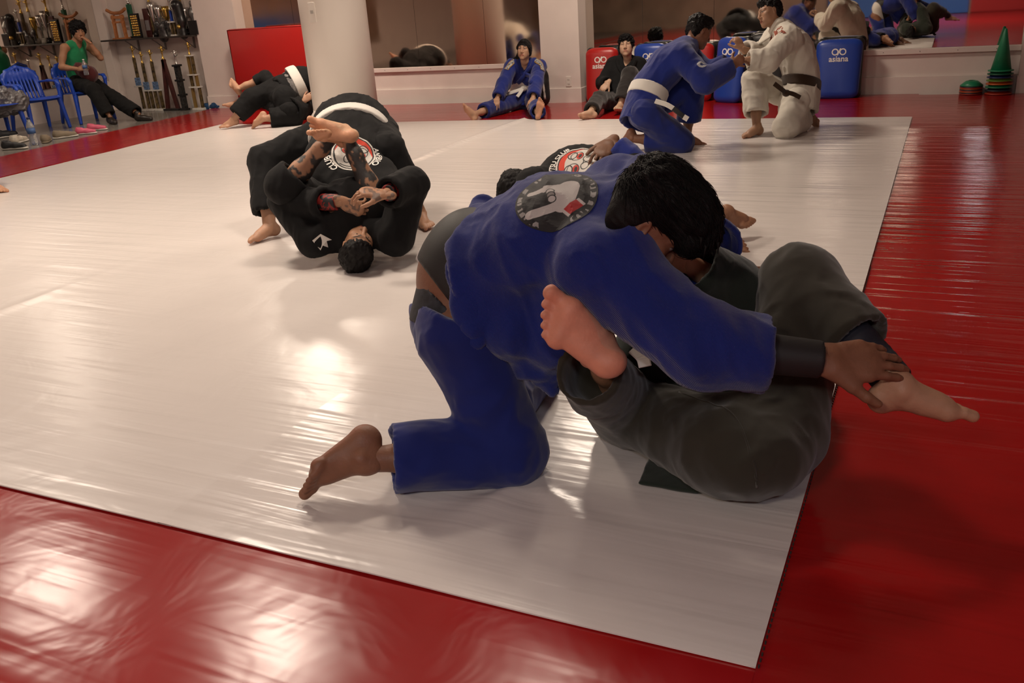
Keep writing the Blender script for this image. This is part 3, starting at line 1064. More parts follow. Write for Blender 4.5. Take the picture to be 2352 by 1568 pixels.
# left wall: mirror with a post in the corner, and the trophy niche
lm = struct('mirror_3', boxm(XL, XL + 0.006, 3.0, 10.98, 0.45, 2.6), M_dark)
obj('mirror_pane', boxm(XL + 0.006, XL + 0.012, 3.0, 7.4, 0.455, 2.595), M_mir, lm)
obj('mirror_pane', boxm(XL + 0.006, XL + 0.012, 7.404, 10.975, 0.455, 2.595), M_mir, lm)
struct('trim_3', boxm(XL, XL + 0.2, 10.98, YW + 0.012, -0.03, 2.6, 0.004), M_wall)
# round columns: one in view, the others stand outside the frame and show in the mirrors
def column(x, y, r, label):
    t = empty('column', (x, y, 0))
    tag(t, label, 'column', kind='structure')
    del t['category']
    obj('shaft', lathe(nbm(), [(r, -0.03), (r, CEIL + 0.06)], 64), M_white, t, True)
    obj('base', lathe(nbm(), [(r + 0.05, -0.03), (r + 0.05, 0.1), (r + 0.002, 0.16), (r + 0.002, 0.18)], 64), M_white, t, True)
    return t
cb = atz(799, 281)
CX, CY = float(cb[0]), float(cb[1])
CRAD = 0.39
column(CX, CY, CRAD, 'thick round white column beside the red crash pad')
# ------------------------------------------------------------------ the mats
def sheet(x0, x1, y0, y1, nx, ny, zf=None, quad=None, t=0.004):
    """vinyl sheet: a grid bent to the four corners quad=(near-left, near-right, far-right, far-left), with a folded-down rim"""
    u, v = np.meshgrid(np.linspace(0, 1, nx + 1), np.linspace(0, 1, ny + 1), indexing='ij')
    if quad is None:
        quad = ((x0, y0), (x1, y0), (x1, y1), (x0, y1))
    q = np.array(quad, float)
    xy = (q[0] * ((1 - u) * (1 - v))[..., None] + q[1] * (u * (1 - v))[..., None] + q[2] * (u * v)[..., None] + q[3] * ((1 - u) * v)[..., None])
    z = zf(xy[..., 0], xy[..., 1]) if zf else np.zeros_like(u)
    V = np.concatenate([xy, z[..., None]], -1).reshape(-1, 3)
    I = np.arange(len(V)).reshape(nx + 1, ny + 1)
    F = [list(t_) for t_ in np.stack([I[:-1, :-1], I[1:, :-1], I[1:, 1:], I[:-1, 1:]], -1).reshape(-1, 4)]
    rim = list(I[:, 0]) + list(I[-1, 1:]) + list(I[-2::-1, -1]) + list(I[0, -2:0:-1])
    top = V[rim] * 1.0
    low = top * 1.0
    low[:, 2] -= t
    b = len(V)
    n = len(rim)
    V = np.concatenate([V, top, low])
    for k in range(n):
        F.append([b + k, b + n + k, b + n + (k + 1) % n, b + (k + 1) % n])
    return V, F
# corners of the white area on the floor
nearR = atz(1735, 1534)[:2]; farR = atz(2095, 269)[:2]
near0 = atz(0, 1115)[:2]; left0 = atz(0, 409)[:2]; leftF = atz(505, 286)[:2]
dirN = (near0 - nearR) / (near0[0] - nearR[0])
dirL = (leftF - left0) / (leftF[1] - left0[1])
def near_at(x):
    return nearR + dirN * (x - nearR[0])
def left_at(y):
    return left0 + dirL * (y - left0[1])
XLEFT = float(left_at(1.5)[0])
backpts = [leftF + A3(0, 0.06)[:2], atz(899, 282)[:2], atz(1197, 274.3)[:2], atz(1300, 277.5)[:2], farR]
bx, by = [p[0] for p in backpts], [p[1] for p in backpts]
def back_at(x):
    return A3(x, np.interp(x, bx, by))
knee = atz(1215, 1098)[:2]
def zwhite(x, y):
    """folds that run out from the kneeling man's knee, slack between the sheets"""
    dx, dy = x - knee[0], y - knee[1]
    r = np.hypot(dx, dy) + 1e-6
    a = np.arctan2(dy, dx)
    z = 0.0075 * np.exp(-(r / 0.48) ** 2) * np.cos(7 * a + 2.2 * np.sin(2 * a + 0.7) + 1.4 * np.sin(3 * a)) * np.clip(r / 0.12, 0, 1) * np.clip(0.6 - np.sin(a + 0.6), 0, 1)
    w = np.stack([x * 0.9, y * 1.3, 0 * x], -1).reshape(-1, 3)
    z = z + 0.006 * (vnoise(w * 1.7, 4).reshape(x.shape) - 0.5)
    rr = np.abs(((y - 0.6 * x * 0.0) * 9.0 + 2 * vnoise(w * 1.1, 9).reshape(x.shape)) % 1.0 - 0.5)
    far = np.clip((y - 3.2) / 2.0, 0, 1)
    z = z + 0.0035 * far * (rr - 0.25) * vnoise(w * 0.8, 12).reshape(x.shape)
    return z + 0.001
wm = wempty('white_mat', (nearR[0] - 3, nearR[1] + 3, 0))
tag(wm, 'large glossy white vinyl mat square laid over the red mat', 'mat')
seams = [nearR[0], -1.865, -4.3, -6.4, XLEFT]
for i in range(4):
    a, b = seams[i + 1], seams[i]
    ov = 0.05 if i < 3 else 0.0
    q = [near_at(a - ov), near_at(b), farR if i == 0 else back_at(b + 0.02), back_at(a - ov) if i < 3 else leftF]
    if i == 3:
        q[0] = A3(XLEFT, near_at(XLEFT)[1])
    k = 0.0012 * (3 - i)
    def zf(x, y, k=k, i=i, a=a):
        z = zwhite(x, y) + k
        if i == 1:      # slack fold along the second seam
            z = z + 0.022 * np.exp(-((x - (a + 0.06 + 0.02 * np.sin(y * 1.3))) / 0.035) ** 2) * (0.5 + 0.5 * np.sin(y * 0.8 + 1.2))
        return z
    nx = 110 if i == 0 else 70
    ny = 330 if i == 0 else 200
    obj('vinyl_panel', sheet(0, 0, 0, 0, nx, ny, zf, q), M_vw2 if i == 0 else M_vw, wm, True)
rm = wempty('red_mat', (2.0, 3.0, 0))
tag(rm, 'glossy red vinyl mat covering the floor all round the white square', 'mat')
def zred(x, y):
    w = np.stack([x * 0.9, y * 1.3, 0 * x], -1).reshape(-1, 3)
    return 0.005 * (vnoise(w * 1.7, 31).reshape(x.shape) - 0.5) - 0.004
tl0 = atz(0, 359)[:2]; tl1 = atz(436, 260)[:2]
dT = (tl1 - tl0) / (tl1[1] - tl0[1])
def tile_at(y):
    return tl0 + dT * (y - tl0[1])
redq = [  # near strip, right strip, left strip, back strip: laid side by side under the rim of the white sheet
    [A3(tile_at(YB)[0] + 0.6, YB + 0.1)[:2], A3(nearR[0], YB + 0.1)[:2], nearR + A3(0, 0.05)[:2], near_at(XLEFT) + A3(0, 0.05)[:2]],
    [A3(nearR[0] - 0.04, YB + 0.1)[:2], A3(XR - 0.05, YB + 0.1)[:2], A3(XR - 0.05, YW - 0.125)[:2], A3(farR[0] - 0.04, YW - 0.125)[:2]],
    [tile_at(YB + 0.1), A3(XLEFT + 0.04, YB + 0.1)[:2], leftF + A3(0.04, 0.0)[:2], tile_at(leftF[1])],
    [tile_at(leftF[1]), farR + A3(0.0, -0.05)[:2], A3(farR[0], YW - 0.03)[:2], tile_at(YW - 0.25)],
]
for i, q in enumerate(redq):
    def zf(x, y, i=i):
        return zred(x, y) - 0.001 * (i % 2)
    obj('vinyl_panel', sheet(0, 0, 0, 0, 60, 120, zf, q, t=0.02), M_vr2 if i in (1, 3) else M_vr, rm, True)
# stitched hem on the right edge of the white sheet
st = nbm()
e0, e1 = nearR, farR
for k in range(150):
    p = e0 + (e1 - e0) * (k + 0.3) / 400.0
    box(st, p[0] + 0.004, p[0] + 0.007, p[1], p[1] + 0.006, -0.004, 0.002)
o = obj('stitching', st, M_dark, wm)
o['kind'] = 'stuff'
# ceiling lamps
for i, (x, y, w, c, sz) in enumerate(LAMPS):
    t = empty('ceiling_lamp', (x, y, CEIL))
    tag(t, ['warm ceiling lamp above the left of the white mat', 'warm ceiling lamp above the middle of the white mat', 'warm ceiling lamp near the mirror wall on the left', 'warm ceiling lamp near the mirror wall on the right', 'warm ceiling lamp above the blue chairs', 'warm ceiling lamp above the right edge of the white mat', 'warm ceiling lamp behind the camera', 'cool white ceiling lamp behind the camera', 'warm ceiling lamp at the back left of the room'][i], 'lamp', 'ceiling lamps')
    obj('lamp_housing', boxm(-sz / 2 - 0.04, sz / 2 + 0.04, -sz / 2 - 0.04, sz / 2 + 0.04, 0.0, 0.06, 0.01), M_white, t)
    obj('diffuser', boxm(-sz / 2, sz / 2, -sz / 2, sz / 2, -0.006, 0.002), mat('lamp diffuser %d' % (c[2] > 0.9), c, rough=0.5, emit=(c, 6.0)), t)
    ld = bpy.data.lights.new('ceiling_light', 'AREA')
    ld.size = sz
    ld.energy = w
    ld.color = c
    ld.spread = math.radians(170)
    lo = bpy.data.objects.new('ceiling_light', ld)
    COL.objects.link(lo)
    lo.location = (0, 0, -0.012)
    lo.parent = t
# ------------------------------------------------------------------ people
M_blue = cloth_mat('blue cotton', (0.007, 0.018, 0.165), weave=130, strength=0.5)
M_bluep = cloth_mat('blue drill', (0.006, 0.015, 0.135), weave=300, strength=0.2)
M_black = cloth_mat('black cotton', (0.0045, 0.0045, 0.005), weave=200, strength=0.25, sheen=0.02)
M_olive = cloth_mat('olive drill', (0.03, 0.026, 0.0175), weave=320, strength=0.2)
M_dgreen = cloth_mat('dark green cotton', (0.014, 0.02, 0.014), weave=200, strength=0.3)
M_whitec = cloth_mat('white cotton', (0.62, 0.58, 0.5), weave=200, strength=0.3, var=0.06)
M_belt = cloth_mat('white belt cotton', (0.66, 0.63, 0.58), weave=260, strength=0.2, var=0.05)
M_rash = mat('black stretch jersey', (0.012, 0.011, 0.011), rough=0.6, bump=0.05, bscale=300)
M_navy = mat('navy stretch jersey', (0.016, 0.017, 0.028), rough=0.65, bump=0.05, bscale=300)
SK_A = (0.22, 0.095, 0.052)
SK_B = (0.45, 0.245, 0.15)
SK_C = (0.36, 0.185, 0.105)
SK_D = (0.16, 0.075, 0.042)

# ---- the kneeling man in blue, in the foreground
J = {}
J['pelvis'] = P(1042, 735, 2.70); J['belly'] = P(1066, 600, 2.68); J['chest'] = P(1262, 545, 2.55); J['neck'] = P(1405, 490, 2.44)
J['hipR'] = P(1060, 770, 2.60); J['hipL'] = P(1030, 722, 2.80)
J['knR'] = atz(1172, 1035, 0.075); J['anR'] = atz(834, 1056, 0.12)
J['knL'] = P(1150, 930, 2.92); J['anL'] = J['knL'] + A3(-0.05, 0.4, 0.0); J['knL'][2] = 0.075; J['anL'][2] = 0.07
J['shR'] = P(1375, 615, 2.33); J['shL'] = P(1430, 452, 2.62)
J['elR'] = P(1610, 795, 2.22); J['wrR'] = P(1890, 826, 2.2)
J['elL'] = P(1560, 640, 2.70); J['wrL'] = P(1640, 770, 2.72)
J['head'] = P(1486, 508, 2.30); J['face'] = CR * 0.7 + CD * 0.7 + CF * 0.1; J['hup'] = CR * 0.68 - CD * 0.62 - CF * 0.35
J['handR'] = dict(dir=CR + CD * 0.02 + CF * 0.1, back=-CF * 0.9 - CD * 0.35, sx=1, curl=((0.05, 0.25, 0.25), (0.05, 0.25, 0.25), (0.06, 0.28, 0.25), (0.1, 0.3, 0.25)), spread=0.0, thumb=(0.75, 0.75, -0.05), tcurl=0.2, h=0.003, s=1.25)
J['handL'] = dict(back=A3(0, 0, 1))
J['footR'] = dict(dir=-CR * 0.72 + CD * 0.6 - CF * 0.1, up=CR * 0.6 + CD * 0.75 - CF * 0.25, toes=0.35, h=0.0035, s=1.12)
J['footL'] = dict(dir=A3(0, 0.6, -0.6), up=A3(0, 0.5, 0.8))
limb_check('front blue', J)
def a_extra(S):
    ax = unit(J['belly'] - J['chest'])
    hem = P(1085, 628, 2.64)
    S.cone(J['chest'], hem, 0.185, 0.185, k=0.05, flat=(J['_cf'], 0.74), cap=True)
    # the front of the jacket hangs loose towards the floor
    S.cone(P(1180, 640, 2.56), P(1170, 760, 2.52), 0.09, 0.07, k=0.05)
    S.cone(P(1130, 660, 2.50), P(1088, 765, 2.50), 0.035, 0.022, k=0.04, cap=True)
    S.cone(P(1230, 690, 2.50), P(1235, 860, 2.56), 0.075, 0.05, k=0.05, flat=(CF, 0.5), cap=True)
    S.cone(P(1230, 830, 2.56), P(1268, 893, 2.58), 0.05, 0.02, k=0.04, flat=(CF, 0.4))
    S.cone(P(1330, 640, 2.45), P(1280, 790, 2.50), 0.1, 0.06, k=0.06)
    # turned-up rim of the hem
    S.cone(P(1095, 500, 2.68), P(1062, 620, 2.56), 0.028, 0.026, k=0.03)
    S.cone(P(1062, 620, 2.56), P(1085, 755, 2.50), 0.026, 0.024, k=0.03)
    # collar standing off the neck
    S.cone(P(1475, 385, 2.50), P(1442, 470, 2.38), 0.04, 0.045, k=0.04)
    S.cone(P(1442, 470, 2.38), P(1452, 560, 2.27), 0.045, 0.04, k=0.04)
    S.cone(P(1452, 560, 2.27), P(1500, 640, 2.24), 0.04, 0.04, k=0.05)
J['_cf'] = unit(np.cross(unit(J['neck'] - J['chest']), unit(J['shR'] - J['shL'])))
A = person('person', 'man in a blue jacket kneeling and leaning over his partner in the foreground', J, SK_A, h=0.0085, hh=0.004, s=1.05, hs=1.06,
           base=A3(J['knR'][0], J['knR'][1], 0), waist=1.12,
           jacket=dict(mat=M_blue, skirt=0, wa=0.12, ch=0.2, flat=0.72, up=0.105, el=0.098, cuff=0.088, end=0.54, endL=0.8, fold=0.016, fscale=6.5, along=unit(J['neck'] - J['belly']) * 0.3 + CD * 0.8, stretch=4.5, extra=a_extra, h=0.0085),
           pants=dict(mat=M_bluep, th=0.118, kn=0.098, cuff=0.098, end=0.86, endR=0.8, top=0.7, cuts=[(P(993, 716, 2.62), CR * 0.37 - CD * 0.93, 0.45)], hip=0.15, hipr=0.09, fold=0.011, h=0.0085),
           hair=dict(style='undercut', s=1.06, h=0.0045, strands=2600, len=0.07, keep=lambda L: L[:, 2] > 0.03), seed=3)
root = A['root']
# the hem of the jacket turned over on itself at the waist
S = Solid()
S.chain([P(1112, 476, 2.72), P(1092, 540, 2.60), P(1076, 620, 2.525), P(1082, 700, 2.49), P(1092, 775, 2.49)], [0.04, 0.046, 0.046, 0.042, 0.034], k=0.03, flat=(CF, 0.42))
V, F = S.mesh(0.0075)
V = folds(V, F, 0.01, 9, CD, 4, 5)
sub('turned_hem', fastmesh('turned_hem', V, F), M_blue, A['jacket'])
# long fringe tufts hanging off the moving head
HRm = frame(J['face'], J['hup'])
hb = nbm()
rr = random.Random(5)
for k in range(60):
    a = rr.uniform(-1.2, 1.2); b = rr.uniform(0.2, 1.25)
    n = A3(math.sin(a) * math.cos(b), math.cos(a) * math.cos(b), math.sin(b))
    p0 = n * A3(0.088, 0.11, 0.082) + A3(0, 0.03, 0.06)
    d = unit(n + A3(rr.uniform(-.4, .4), 0.9, -0.7 + rr.uniform(-.4, .3)))
    L_ = rr.uniform(0.02, 0.05)
    pts = [p0 - n * 0.012, p0 + d * L_ * 0.5 + n * 0.006, p0 + d * L_ + A3(0, 0, -0.012)]
    tube(hb, [(HRm @ (q * 1.06)) + J['head'] for q in pts], [0.006, 0.004, 0.0008], 5)
sub('fringe', hb, HAIRM, A['hair'], True)['kind'] = 'stuff'
# black rash guard at the small of the back and under the sleeve, waistband of the underwear, loose white belt
S = Solid()
S.cone(J['pelvis'], J['belly'], 0.176, 0.158, k=0.05, flat=(A['pf'], 0.72)); S.cone(J['belly'], J['chest'], 0.158, 0.168, k=0.05, flat=(A['cf'], 0.7))
S.cut(P(1015, 668, 2.62), -(CR * 0.785 - CD * 0.62), 0.6)
V, F = S.mesh(0.008)
o = obj('rash_guard', fastmesh('rash_guard', relax(V, F, 1), F), M_rash, root)
o['label'] = 'black rash guard showing between jacket and trousers'
S = Solid()
S.cone(J['elR'], J['wrR'] - unit(J['wrR'] - J['elR']) * 0.005, 0.056, 0.047, cap=True)
V, F = S.mesh(0.006)
obj('rash_guard_sleeve', fastmesh('rash_guard_sleeve', V, F), M_rash, root)
S = Solid()
S.cone(J['pelvis'], J['belly'], 0.18, 0.162, k=0.05, flat=(A['pf'], 0.73))
S.cut(P(1003, 682, 2.62), CR * 0.7 - CD * 0.71, 0.6); S.cut(P(1000, 760, 2.62), -(CR * 0.37 - CD * 0.93), 0.6)
V, F = S.mesh(0.007)
o = obj('underwear_waistband', fastmesh('underwear_waistband', V, F), mat('dark waistband elastic', (0.02, 0.022, 0.03), rough=0.7, var=0.6, vscale=40), root)
S = Solid()
S.cone(J['pelvis'], J['belly'], 0.18, 0.162, k=0.05, flat=(A['pf'], 0.73)); S.cone(J['belly'], J['chest'], 0.162, 0.172, k=0.05, flat=(A['cf'], 0.72))
S.cut(P(1012, 660, 2.66), -(CR * 0.74 - CD * 0.67), 0.6)
S.cut(P(1030, 560, 2.76), -CF - CD * 0.25 + CR * 0.45, 0.6)
V, F = S.mesh(0.007)
o = obj('belt', fastmesh('belt', V, F), M_belt, root); o['label'] = 'loose white belt'
sub('belt_end', ribbon_on(None, [P(1455, 800, 2.4), P(1475, 820, 2.38), P(1482, 842, 2.37)], 0.035, 0.004, 4, side=-CF), M_belt, o)
JA = J

# ---- the man on his back in olive trousers
J = {}
J['pelvis'] = atz(1718, 1030, 0.15)
J['hipR'] = atz(1655, 1020, 0.145); J['hipL'] = atz(1790, 985, 0.17)
_t = unit(atz(1600, 700) - atz(1718, 1030)); _x = A3(_t[1], -_t[0], 0)
J['belly'] = J['pelvis'] + _t * 0.18; J['chest'] = J['pelvis'] + _t * 0.4 + A3(0, 0, 0.02); J['neck'] = J['pelvis'] + _t * 0.6 + A3(0, 0, 0.02)
J['shR'] = J['neck'] - _t * 0.06 - _x * 0.19; J['shL'] = J['neck'] - _t * 0.06 + _x * 0.19
J['knR'] = reach(J['hipR'], 1440, 940, 0.42, 1); J['anR'] = P(1372, 800, 2.34)
J['knL'] = reach(J['hipL'], 1838, 655, 0.42, 1); J['anL'] = reach(J['knL'], 2068, 888, 0.43, -1)
J['elL'] = P(1672, 668, 2.66); J['wrL'] = P(1575, 600, 2.55)
J['elR'] = J['shR'] - _t * 0.2 - _x * 0.15; J['wrR'] = J['elR'] + A3(0.1, 0.1, 0.2)
J['head'] = J['neck'] + _t * 0.17 - A3(0, 0, 0.03); J['face'] = A3(0.1, -0.2, 1); J['hup'] = A3(-0.1, 1, 0.2)
J['footR'] = dict(dir=-CR * 0.76 - CD * 0.62 - CF * 0.05, up=CF * 1.0 + CR * 0.25, h=0.0032, s=1.1, wx=1.22, col=(0.62, 0.3, 0.2))  # foot colour raised above his skin tone: the light on it painted in
J['footL'] = dict(dir=CR * 1.0 + CD * 0.02 - CF * 0.12, up=-CD * 0.85 - CF * 0.45 + CR * 0.1, h=0.0035, s=1.0, toes=-0.05)
J['handL'] = dict(back=-CF); J['handR'] = dict(back=A3(0, 0, 1))
limb_check('front olive', J)
B = person('person', 'man in olive trousers lying on his back under the man in blue', J, SK_B, h=0.009, hh=0.0045, s=1.0,
           base=A3(J['pelvis'][0], J['pelvis'][1], 0),
           jacket=dict(mat=M_dgreen, skirt=0, wa=0.17, up=0.1, el=0.1, cuff=0.085, fold=0.012, h=0.01),
           pants=dict(mat=M_olive, th=0.125, kn=0.108, cuff=0.092, end=0.9, endL=0.6, ptR=P(1350, 852, proj(J['anR'])[2] + 0.06), deep=0.12, hip=0.165, fold=0.012, h=0.0085, along=A3(0.6, 0.2, 0.7)),
           hair=dict(style='short'), seed=4)
root = B['root']
S = Solid()
S.cone(J['knL'], J['knL'] * 0.04 + J['anL'] * 0.96, 0.07, 0.047, cap=True)
V, F = S.mesh(0.006)
V = folds(V, F, 0.004, 14, J['anL'] - J['knL'], 0.4, 3)
o = obj('leggings', fastmesh('leggings', V, F), M_navy, root); o['label'] = 'navy leggings under the olive trousers'
# tail of the jacket spread on the mat under his hips
def flap(name, pts, m, parent, t=0.006, h=0.007, k=0.01, fold=0.004, seed=0):
    S = Solid()
    c = np.mean(pts, 0)
    n = len(pts)
    for i in range(n):
        S.cone(pts[i], pts[(i + 1) % n], t, t, k=0.0)
        for q in np.linspace(0, 1, 14):
            S.cone(c * 1.0, pts[i] * (1 - q) + pts[(i + 1) % n] * q, t, t, k=0.0)
    V, F = S.mesh(h)
    V = folds(relax(V, F, 1), F, fold, 12, A3(1, 0, 0), 2, seed)
    return obj(name, fastmesh(name, V, F), m, parent)
flap('jacket_tail', [atz(1470, 1110, 0.012), atz(1495, 1050, 0.03), atz(1560, 1050, 0.05), atz(1640, 1120, 0.02), atz(1600, 1130, 0.012)], M_dgreen, root)
flap('jacket_tail', [atz(1898, 975, 0.05), atz(1850, 930, 0.1), atz(1840, 1030, 0.04), atz(1870, 1030, 0.02)], M_dgreen, root, seed=4)
JB = J
Z0 = A3(0, 0, 1.0)
def vneck(J, k):
    """opens the jacket in a V below the throat"""
    def f(S):
        cf = unit(np.cross(unit(J['neck'] - J['chest']), unit(J['shR'] - J['shL'])))
        a = J['neck'] + cf * 0.07 + unit(J['neck'] - J['chest']) * 0.03
        b = J['chest'] * 0.75 + J['neck'] * 0.25 + cf * 0.135
        S.cone(a, b, 0.062 * k, 0.012 * k, mode='sub')
    return f
TEXTS = []
# ---- the pair wrestling behind: a man in black face down over a man in blue
J = {}
J['pelvis'] = atz(1500, 425, 0.30); J['belly'] = atz(1430, 410, 0.33); J['chest'] = atz(1325, 398, 0.32); J['neck'] = atz(1248, 418, 0.30)
away = unit(A3(0.35, 1, 0))
J['shR'] = J['chest'] * 0.35 + J['neck'] * 0.65 + away * 0.19; J['shL'] = J['chest'] * 0.35 + J['neck'] * 0.65 - away * 0.19
J['hipR'] = J['pelvis'] + away * 0.1; J['hipL'] = J['pelvis'] - away * 0.1
J['head'] = atz(1192, 438, 0.26); J['face'] = A3(-0.3, -0.1, -1); J['hup'] = unit(J['head'] - J['neck']) + A3(0, 0, 0.1)
J['elR'] = J['shR'] + A3(-0.1, 0.2, -0.18); J['wrR'] = J['elR'] + A3(0.22, -0.1, -0.06)
J['elL'] = J['shL'] + A3(-0.05, -0.14, -0.22); J['wrL'] = J['elL'] + A3(0.22, 0.02, -0.02)
J['anR'] = atz(1672, 488, 0.17); J['anL'] = atz(1655, 533, 0.11)
def mid2(a, b, L1, L2, bend):
    """knee or elbow between two joints, bent towards a direction"""
    d = b - a; n = np.linalg.norm(d)
    if n >= L1 + L2:
        return a + d * L1 / (L1 + L2)
    t = (L1 * L1 - L2 * L2 + n * n) / (2 * n)
    hgt = math.sqrt(max(0, L1 * L1 - t * t))
    u = d / n
    w = unit(bend - u * (bend @ u))
    return a + u * t + w * hgt
J['knR'] = mid2(J['hipR'], J['anR'], 0.43, 0.42, A3(-0.1, -1.0, -0.25)); J['knL'] = mid2(J['hipL'], J['anL'], 0.43, 0.42, A3(-0.2, -1, -0.2))
J['footR'] = dict(dir=CR * 0.95 + CD * 0.1 + CF * 0.1, up=-CD * 0.55 - CF * 0.6); J['footL'] = dict(dir=CR * 0.9 + CD * 0.25 - CF * 0.1, up=-CD * 0.5 - CF * 0.7, splay=0.8)
J['handR'] = dict(); J['handL'] = dict()
limb_check('mid black', J)
C = person('person', 'man in black with a round red emblem lying face down behind the foreground pair', J, SK_C, h=0.011, hh=0.0055, s=1.05,
           jacket=dict(mat=M_black, ch=0.21, fold=0.012, skirt=0.1), pants=dict(mat=M_black, end=0.82, fold=0.012), hair=dict(style='short', s=1.04), seed=5)
JC = J
o = obj('toe_tape', lathe(nbm(), [(0.013, -0.009), (0.0145, 0.0), (0.013, 0.009)], 14, Matrix.Translation(J['anR'] + frame(J['footR']['dir'], J['footR']['up']) @ A3(-0.03, 0.135, -0.052)) @ Matrix(frame(J['footR']['up'], J['footR']['dir']).tolist()).to_4x4()), M_belt, C['root'], True)
o['label'] = 'white tape round a toe'
# the man in blue below him
J = {}
J['pelvis'] = atz(1590, 555, 0.14); _t = unit(atz(1440, 440) - atz(1590, 555))
J['belly'] = J['pelvis'] + _t * 0.17; J['chest'] = J['pelvis'] + _t * 0.36; J['neck'] = J['pelvis'] + _t * 0.55
J['head'] = J['neck'] + _t * 0.17; J['face'] = A3(0, 0, 1); J['hup'] = J['head'] - J['neck']
ax = unit(J['neck'] - J['pelvis']); rgt = np.cross(Z0, ax)
J['shR'] = J['neck'] * 0.8 + J['chest'] * 0.2 + rgt * 0.19; J['shL'] = J['neck'] * 0.8 + J['chest'] * 0.2 - rgt * 0.19
J['hipR'] = J['pelvis'] + rgt * 0.1; J['hipL'] = J['pelvis'] - rgt * 0.1
far_sh = 'R' if proj(J['shR'])[1] < proj(J['shL'])[1] else 'L'; nr_sh = 'L' if far_sh == 'R' else 'R'
_q = C['tree'].ray_cast(Vector(CPOS), Vector(unit(ray(1372, 352))))[0]
hD = proj(np.array(_q))[2] if _q is not None else 4.5
J['wr' + far_sh] = P(1404, 326, hD - 0.03); J['el' + far_sh] = mid2(J['sh' + far_sh], J['wr' + far_sh], 0.29, 0.27, A3(0.7, 0.5, 0.4))
J['el' + nr_sh] = J['sh' + nr_sh] + A3(0.2, -0.15, 0.02); J['wr' + nr_sh] = J['el' + nr_sh] + A3(0.1, 0.2, 0.02)
J['hand' + far_sh] = dict(dir=CD * 0.62 - CR * 0.5 - CF * 0.45, back=-CF * 0.75 - CD * 0.65, curl=(0.3, 0.5, 0.35), spread=0.12, sx=1, h=0.004, s=1.15)
J['hand' + nr_sh] = dict()
J['anL'] = atz(1690, 640, 0.07); J['anR'] = atz(1680, 600, 0.07)
J['knL'] = mid2(J['hipL'], J['anL'], 0.43, 0.42, A3(-0.6, -0.8, 0.0)); J['knR'] = mid2(J['hipR'], J['anR'], 0.43, 0.42, A3(-0.6, -0.5, 0.05))
J['footL'] = dict(dir=CR, up=Z0); J['footR'] = dict(dir=CR, up=Z0)
limb_check('mid blue', J)
Dd = person('person', 'man in blue under the man in black, one taped hand on his back', J, SK_D, h=0.011, hh=0.0055, s=1.0,
           jacket=dict(mat=M_blue, fold=0.012, cuff=0.075), pants=dict(mat=M_bluep, fold=0.012), hair=dict(style='short'), seed=6)
# finger tape
hd = J['hand' + far_sh]
HRm = frame(hd['dir'], hd['back']); sc = hd['s'] * 1.0
for i_ in (1, 2):
    fp = finger_pts(1, i_, hd['curl'], hd['spread'])
    for j_ in (0, 1):
        c = J['wr' + far_sh] + HRm @ ((fp[j_] * 0.5 + fp[j_ + 1] * 0.5) * sc); d = unit(HRm @ (fp[j_ + 1] - fp[j_]))
        o = obj('finger_tape', tube(nbm(), [c - d * 0.007, c + d * 0.007], (0.0108 - 0.0008 * j_) * sc, 14), M_belt, Dd['root'], True)
JD = J

# ---- triangle choke: a man in black bent over, the tattooed man below him
def inked(*segs):
    """dark tattoo patterns on the skin near the given bones"""
    def f(V, c):
        for a, b, r in segs:
            d = b - a; t = np.clip(((V - a) @ d) / (d @ d), 0, 1)
            q = np.linalg.norm(V - a - t[:, None] * d, axis=1)
            n = vnoise(V * 22, 3) * 0.6 + vnoise(V * 55, 8) * 0.4
            m = (q < r) & (t > 0.02) & (n > 0.43)
            k = np.clip((n - 0.43) / 0.04, 0, 1)[:, None]
            c = np.where(m[:, None], c * (1 - k) + np.array((0.03, 0.027, 0.026)) * k, c)
        return c
    return f
def ink_hand(V, c):
    n = vnoise(V * 60, 5)
    k = (np.clip((n - 0.5) / 0.06, 0, 1) * (V[:, 2] > -0.01) * (V[:, 1] < 0.1))[:, None]
    return c * (1 - k * 0.7) + np.array((0.05, 0.045, 0.045)) * k * 0.7
J = {}
J['pelvis'] = P(808, 302, 5.82); J['belly'] = P(804, 328, 5.66); J['chest'] = P(797, 374, 5.48); J['neck'] = P(792, 432, 5.32)
J['hipR'] = P(745, 315, 5.86); J['hipL'] = P(868, 305, 5.86)
J['anR'] = atz(618, 518, 0.085); J['anL'] = atz(966, 490, 0.085)
J['knR'] = mid2(J['hipR'], J['anR'], 0.43, 0.43, A3(-0.6, -0.8, 0)); J['knL'] = mid2(J['hipL'], J['anL'], 0.43, 0.43, A3(0.6, -0.8, 0))
J['shR'] = P(712, 412, 5.36); J['shL'] = P(872, 405, 5.36)
J['elR'] = P(690, 490, 5.2); J['wrR'] = P(735, 500, 5.25); J['elL'] = P(915, 490, 5.05); J['wrL'] = P(890, 500, 4.92)
J['head'] = P(795, 505, 5.1); J['face'] = A3(0.1, 0.5, -1); J['hup'] = unit(J['head'] - J['neck']) - CF * 0.3
J['handR'] = dict(back=-CF); J['handL'] = dict(dir=CD * 0.9 - CR * 0.25, back=CR * 0.6 - CF * 0.6, curl=(0.5, 0.6, 0.4))
J['footR'] = dict(dir=atz(552, 542) - atz(618, 525), up=Z0, splay=0.3); J['footL'] = dict(dir=atz(1004, 515) - atz(966, 495), up=Z0, splay=0.3)
limb_check('E', J)
